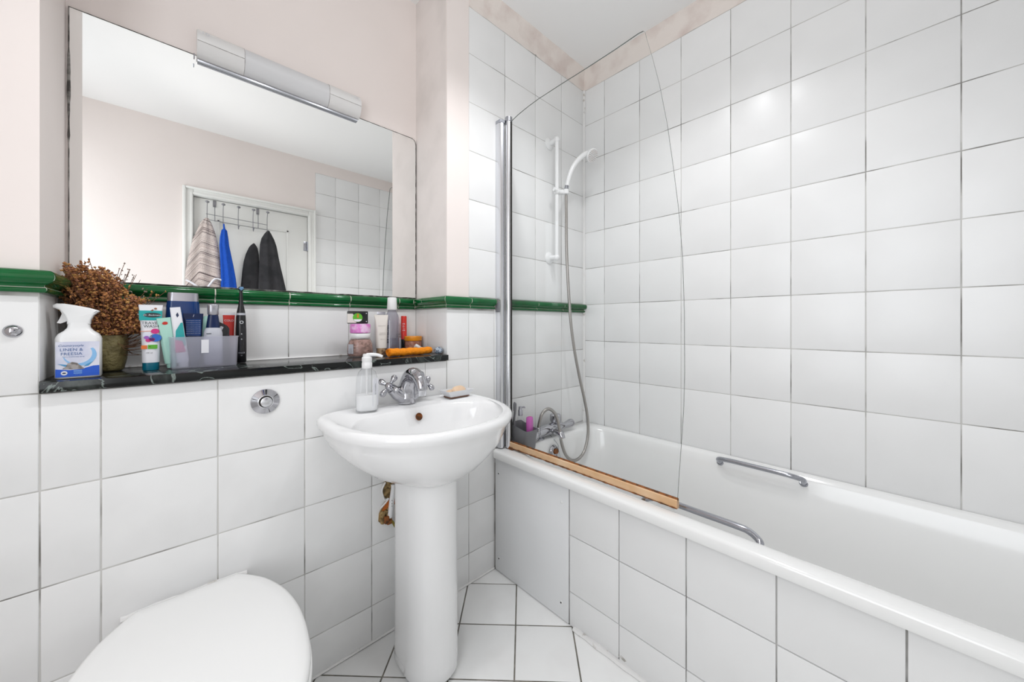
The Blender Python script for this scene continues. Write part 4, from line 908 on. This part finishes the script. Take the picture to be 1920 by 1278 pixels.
rz_ = ang(thing('black_shaver', (.114, .150, Z + .004), 'black electric shaver with grey side at the right of the box', 'shaver'), 0, -6, 10)
obj('shaver_body', *loft([rrect(.013, .011, .008, 0, 5), rrect(.015, .012, .010, .02, 5), rrect(.016, .013, .010, .085, 5), rrect(.018, .012, .009, .100, 5), [(x, y, .118 - x * .7) for x, y, z in rrect(.014, .010, .008, 0, 5)]]), 'black_plastic', rz_, angle=50)
obj('side_strip', *plate([(-.016, .02), (-.010, .02), (-.009, .088), (.002, .106), (-.004, .110), (-.013, .100), (-.0155, .09)], -.0145, -.010), 'silver_plastic', rz_)
rt = thing('red_tube', (.126, .208, Z + .003), 'small red tube behind the shaver', 'tube', rz=-2)
tube_body(rt, .140, .012, .0150, .009, 'red', z0=.010); obj('tube_cap', *lathe([(.010, 0), (.010, .010)], 14), 'white_plastic', rt); decal([(-.0155, .143), (.0155, .143), (.0155, .150), (-.0155, .150)], 'label_white', rt, -.0015, 'white_crimp'); text('COLD', .0085, 'label_white', rt, (0, -.0052, .126))
# -- electric toothbrush
eb = thing('electric_toothbrush', (.154, .190, Z), 'black electric toothbrush standing upright to the right of the box', 'toothbrush')
obj('handle', *lathe([(.0115, 0), (.0135, .003), (.0142, .04), (.0138, .10), (.0125, .138), (.0118, .146)], 24), 'black_plastic', eb, angle=50)
obj('collar_ring', *lathe([(.0120, .146), (.0122, .149), (.0118, .152), (.0105, .1525)], 24), 'pale_grey', eb)
obj('brush_neck', *lathe([(.0112, .1525), (.0105, .158), (.0068, .176), (.0052, .20), (.0046, .215), (.004, .222)], 16), 'black_plastic', eb)
g = G(); g.add(*ellipsoid((0, -.002, .228), (.0075, .004, .0075), 14, 8)); g.make('brush_head', 'black_plastic', eb)
g = G()
for k in range(18):
    a = k * 2.4; r_ = .0055 * math.sqrt(k / 18); g.add(*boxg((r_ * math.cos(a) - .0008, -.012, .228 + r_ * math.sin(a) - .0008), (r_ * math.cos(a) + .0008, -.004, .228 + r_ * math.sin(a) + .0008)))
q = g.make('bristles', 'light_blue', eb, smooth=False); q['kind'] = 'stuff'
o = obj('power_button', *lathe([(.0048, .0), (.0048, .0012), (.0034, .0012), (.0034, .0)], 18), 'label_white', eb); o.matrix_local = T(0, -.0128, .124) @ align((0, -1, 0))
for z in (.088, .072): o = obj('indicator_dot', *lathe([(.001, .001), (.0016, .0)], 10), 'label_white', eb); o.matrix_local = T(0, -.0140, z) @ align((0, -1, 0))
text('Oral-B', .0062, 'pale_grey', eb, (0, -.0147, .030), wrap=.0145); text('iO', .0045, 'pale_grey', eb, (0, -.0147, .022), wrap=.0145)

# -- right hand group
sj = thing('salt_jar', (.503, .152, Z), 'clear jar of brown pink bath salts with white lid', 'jar', rz=-18)
obj('jar_body', *lathe([(.040, 0), (.043, .003), (.0445, .02), (.043, .045), (.037, .060), (.0335, .066), (.0335, .070)], 32), 'jar_plastic', sj, angle=60)
obj('bath_salts', *lathe([(.038, .002), (.0415, .006), (.0430, .02), (.0415, .044), (.0355, .059), (.030, .063), (.001, .062)], 32), 'salt', sj, angle=60)
obj('lid', *lathe([(.0345, .069), (.0355, .071), (.0355, .082), (.0345, .084), (.001, .085)], 32), 'white_plastic', sj)
decal([(-.012, .012), (.012, .012), (.012, .046), (-.012, .046)], 'pale_grey', sj, -.0448, 'side_label', wrap=.0445).rotation_euler = (0, 0, R(-48))
pl = thing('pink_tub', (.503, .152, Z + .0855), 'small pink and clear tub stacked on the white jar lid', 'tub', rz=-20)
obj('tub_body', *lathe([(.033, 0), (.035, .002), (.0355, .030), (.034, .033), (.001, .034)], 28), 'pink_lid', pl)
pkx = thing('black_packet', (.496, .156, Z + .1198), 'black packet with round green emblem on top of the pink tub', 'packet', rz=-16)
obj('packet_body', *boxg((-.036, -.012, 0), (.034, .012, .046), .003), 'black_plastic', pkx)
decal([(-.036, .003), (-.006, .003), (-.008, .020), (-.018, .036), (-.036, .036)], 'cream_tube', pkx, -.0122, 'pale_panel'); decal(circ(-.0015, .022, .0165), 'lime', pkx, -.0127, 'green_emblem'); decal(circ(-.0015, .016, .0135, .009, 20, 180, 360), 'label_white', pkx, -.0131, 'white_half'); decal([(-.004, .022), (.002, .022), (.001, .036), (-.003, .036)], 'orange', pkx, -.0131, 'orange_stripe')
for z in (.008, .038): decal(circ(.028, z, .0016), 'label_white', pkx, -.0122, 'white_dot')
wt = thing('white_cream_tube', (.588, .165, Z), 'white cream tube with brown cap standing beside the salt jar', 'tube', rz=-20)
tube_body(wt, .128, .0205, .0255, .018, 'cream_tube', z0=.026); obj('tube_cap', *lathe([(.0175, 0), (.018, .002), (.018, .026)], 24), 'wood_cap', wt)
text('a a u a n a', .0062, 'stone_grey', wt, (.001, -.0125, .112), shear=.3)
for z, s_ in ((.084, 'nourishing'), (.078, 'hand cream'), (.060, '100 ml e')): text(s_, .0050, 'stone_grey', wt, (.004, -.0178, z))
hgn = obj('hanging_tab', *boxg((-.016, -.002, .154), (.016, .002, .166), .001), 'silver_plastic', wt)
mw = thing('mouthwash_bottle', (.638, .178, Z), 'tall clear bottle with white cap among the toiletries on the right', 'bottle', rz=-22)
obj('bottle_body', *lathe([(.023, 0), (.0265, .004), (.027, .03), (.027, .135), (.0245, .152), (.018, .165), (.0155, .172), (.0155, .176)], 32), 'mouthwash_plastic', mw, angle=60)
obj('cap', *lathe([(.0185, .175), (.0195, .177), (.0175, .222), (.0165, .224), (.001, .2245)], 28), 'white_plastic', mw, angle=50)
l2 = decal([(-.010, .02), (.010, .02), (.010, .135), (-.010, .135)], 'label_white', mw, -.0273, 'side_label', wrap=.027); l2.rotation_euler = (0, 0, R(-42))
t2 = text('MICELLAR', .016, 'ink', l2, (0, -.0280, .078), rot=-PI / 2, wrap=.0275)
obj('bottle_liquid', *lathe([(.022, .003), (.0255, .006), (.0258, .03), (.0258, .062), (.001, .062)], 28), 'mouthwash_plastic', mw, angle=60)
mk = thing('red_marker', (.706, .214, Z), 'red and black slim tube standing behind the orange lidded jar', 'tube', rz=-26)
obj('marker_base', *lathe([(.010, 0), (.011, .002), (.0115, .055)], 18), 'black_plastic', mk)
obj('marker_body', *lathe([(.0118, .055), (.0122, .06), (.0118, .15), (.0105, .152), (.001, .153)], 18), 'red', mk); text('2 / F 5', .013, 'label_white', mk, (0, -.0128, .106), rot=PI / 2, wrap=.0125)
sm = thing('slim_grey_bottle', (.688, .222, Z), 'slim grey bottle with dark cap between the clear bottle and the red tube', 'bottle')
obj('bottle_body', *lathe([(.009, 0), (.010, .002), (.010, .062)], 16), 'pale_grey', sm); obj('cap', *lathe([(.0105, .062), (.0105, .078), (.001, .079)], 16), 'stone_grey', sm)
oj = thing('orange_lid_jar', (.730, .190, Z), 'squat jar of brown scrub with translucent orange lid', 'jar')
oj.location = (.737, .192, Z)
obj('jar_body', *lathe([(.030, 0), (.033, .004), (.035, .03), (.0345, .048)], 28), 'scrub', oj, angle=60); obj('lid', *lathe([(.0355, .049), (.0365, .051), (.0365, .066), (.035, .068), (.001, .0685)], 32), 'orange_lid', oj)
# orange rolled cloth
rc_ = thing('rolled_orange_cloth', (.658, .058, Z), 'bright orange cloth rolled up on the front right of the shelf', 'cloth', rz=4)
rings = []
for i in range(26):
    x = -.092 + .178 * i / 25; r_ = .0155 * (1 - .10 * (i / 25)) + .0010 * math.sin(i * 1.7); dz = .0008 * math.sin(i * .6)
    rings.append([(x, math.cos(2 * PI * j / 22) * r_ * 1.10 * (1 + .04 * math.sin(3 * j + i * .3)), .0152 + dz + math.sin(2 * PI * j / 22) * r_ * .93) for j in range(22)])
obj('roll', *loft(rings), 'orange_cloth', rc_, angle=70)
P = [];
for k in range(46):
    a = k * .42; r_ = .0145 - .00028 * k; P.append((-.0935 - .001 * math.sin(k * .5), math.cos(a) * r_ * 1.1, .0152 + math.sin(a) * r_ * .95))
obj('rolled_edge', *tube(P, .0016, 6), 'orange_cloth', rc_)
cg = thing('travel_bag_bundle', (.752, .024, Z), 'crumpled clear bag of dark blue bits at the right end of the shelf', 'bag')
rings = []
for i in range(12):
    t = i / 11; x = -.012 + .036 * t; r_ = .017 * math.sin(PI * (t * .8 + .15)); rings.append([(x, r_ * math.cos(2 * PI * j / 14) * (1 + .15 * math.sin(j * 2.1 + i)), .0155 + r_ * .85 * math.sin(2 * PI * j / 14) * (1 + .10 * math.cos(j * 1.7 + i))) for j in range(14)])
obj('bag_contents', *loft(rings), 'crystal_bag', cg, smooth=False)
rings = [[(p[0] * 1.1, p[1] * 1.1, .0155 + (p[2] - .0155) * 1.05 + .0005) for p in r] for r in rings]
obj('clear_wrap', *loft(rings), 'clear_plastic', cg, smooth=False)
wc2 = thing('small_white_tube', (.722, .105, Z + .028), 'small white capped tube lying on the orange cloth roll', 'tube'); wc2.location = (.712, .128, Z + .018)
g = G(); g.add(*tube([(0, 0, .014), (.016, -.004, .004), (.020, -.005, .001)], [.0085, .0085, .006], 14)); g.make('cap', 'white_plastic', wc2)
g = G(); g.add(*tube([(.019, -.005, .002), (.034, -.009, -.004), (.046, -.012, -.010)], [.007, .009, .007], 12)); g.make('tube_body', 'cream_tube', wc2)

# ================================================================== DOOR HOOKS AND TOWELS (seen in the mirror)
HY = YF + .0
rk = thing('over_door_hook_rack', (0, YF, 0), 'grey wire hook rack hanging over the top of the door', 'hook rack')
g = G()
for z in (1.866, 1.826): g.add(*tube([(.176, .006, z), (.549, .006, z - .012)], .0022, 8))
g.make('rack_rail', 'hook_metal', rk)
for x in (.182, .273, .363, .455, .547):
    z = 1.945
    P = [(x, .030, z), (x, .018, z - .012), (x, .006, z - .05), (x, .005, 1.83), (x, .006, 1.80), (x, .020, 1.785), (x, .034, 1.80)]
    h = obj('hook', *tube(smooth_path(P, 5), .0022, 7), 'hook_metal', rk)
    g = G(); g.add(*ellipsoid((x, .032, z + .003), (.012, .008, .009), 12, 6)); g.add(*ellipsoid((x, .036, 1.803), (.006, .006, .005), 10, 6)); g.make('hook_knob', 'hook_metal', h)
for x in (.225, .488):
    g = G(); g.add(*boxg((x - .009, -.021, 1.93), (x + .009, -.018, 1.978), .001)); g.add(*tube([(x, -.017, 1.94), (x, .003, 1.92), (x, .005, 1.82)], .0024, 7)); g.make('door_strap', 'hook_metal', rk)
def cloth(name, rows, m, label, y0, amp, nf, cat='towel', th=.020, rim=None, phase=0):
    """rows: (z, xl, xr) ; hanging cloth with vertical folds"""
    n = 28; rings = []; uv = []
    for i, (z, xl, xr) in enumerate(rows):
        ring = []; k_ = i / (len(rows) - 1)
        for j in range(n):
            t = j / (n - 1); e = math.sin(PI * t) ** .45
            ring.append((xl + (xr - xl) * t, y0 + th * .5 * e + amp * e * (.15 + .85 * k_) * math.sin(nf * PI * t + phase + .8 * k_), z + .006 * math.sin(t * 9 + phase) * k_))
        for j in range(n):
            t = 1 - j / (n - 1); e = math.sin(PI * t) ** .45
            ring.append((xl + (xr - xl) * t, y0 - th * .35 * e, z))
        rings.append(ring)
    # densify in z
    R2 = []
    for i in range(len(rings) - 1):
        for k in range(5): R2.append([Vector(a).lerp(Vector(b), k / 5) for a, b in zip(rings[i], rings[i + 1])])
    R2.append([Vector(p) for p in rings[-1]])
    V, F = loft(R2); o = obj(name, V, F, m, angle=80); me = o.data
    ul = me.uv_layers.new(name='UVMap')
    for lp_ in me.loops:
        v = me.vertices[lp_.vertex_index].co; ul.data[lp_.index].uv = (v.x * 2, v.z)
    return tag(o, label, cat)
# striped towel: two lobes, stripes slanting
tw1 = cloth('striped_towel', [(1.826, .168, .188), (1.795, .145, .205), (1.74, .128, .222), (1.67, .104, .238), (1.60, .090, .246), (1.52, .076, .254), (1.44, .066, .262), (1.38, .062, .266), (1.30, .066, .262), (1.15, .075, .258), (1.05, .08, .255)], 'striped_towel', 'pale towel with fine brown and black stripes hanging on the door rack', YF + .040, .010, 5, th=.035)
for lp_ in tw1.data.loops:
    v = tw1.data.vertices[lp_.vertex_index].co; c_ = .158 - (1.826 - v.z) * .06; side = v.x < c_
    tw1.data.uv_layers[0].data[lp_.index].uv = (v.x, (v.z - (v.x - c_) * (1.7 if side else -.30)) * 4.2)
obj('hem', *tube(smooth_path([(.066, YF + .066, 1.372), (.10, YF + .070, 1.352), (.140, YF + .072, 1.315), (.158, YF + .073, 1.285), (.185, YF + .074, 1.335), (.222, YF + .072, 1.392), (.262, YF + .066, 1.385)], 5), .006, 7), 'label_white', tw1)['label'] = 'pale woven hem'
cloth('blue_towel', [(1.796, .268, .276), (1.762, .268, .281), (1.75, .258, .292), (1.70, .250, .298), (1.64, .247, .304), (1.56, .250, .318), (1.49, .253, .330), (1.40, .255, .343), (1.30, .255, .352), (1.12, .25, .36)], 'towel_blue', 'bright blue towel hanging from the second door hook', YF + .062, .010, 4, th=.04, phase=1)
cloth('black_garment', [(1.792, .535, .552), (1.77, .520, .566), (1.73, .500, .585), (1.68, .490, .600), (1.60, .487, .613), (1.52, .485, .628), (1.44, .483, .645), (1.34, .480, .665), (1.20, .48, .67)], 'charcoal_cloth', 'charcoal black garment hanging from the last door hook', YF + .066, .010, 5, 'garment', th=.05, phase=2)
cloth('black_bag', [(1.690, .452, .462), (1.672, .436, .474), (1.655, .426, .482), (1.60, .406, .490), (1.54, .393, .492), (1.46, .384, .492), (1.38, .378, .492), (1.34, .374, .492), (1.332, .376, .490)], 'charcoal_cloth', 'smaller black cloth bag hanging beside the black garment', YF + .026, .003, 2, 'bag', th=.02)
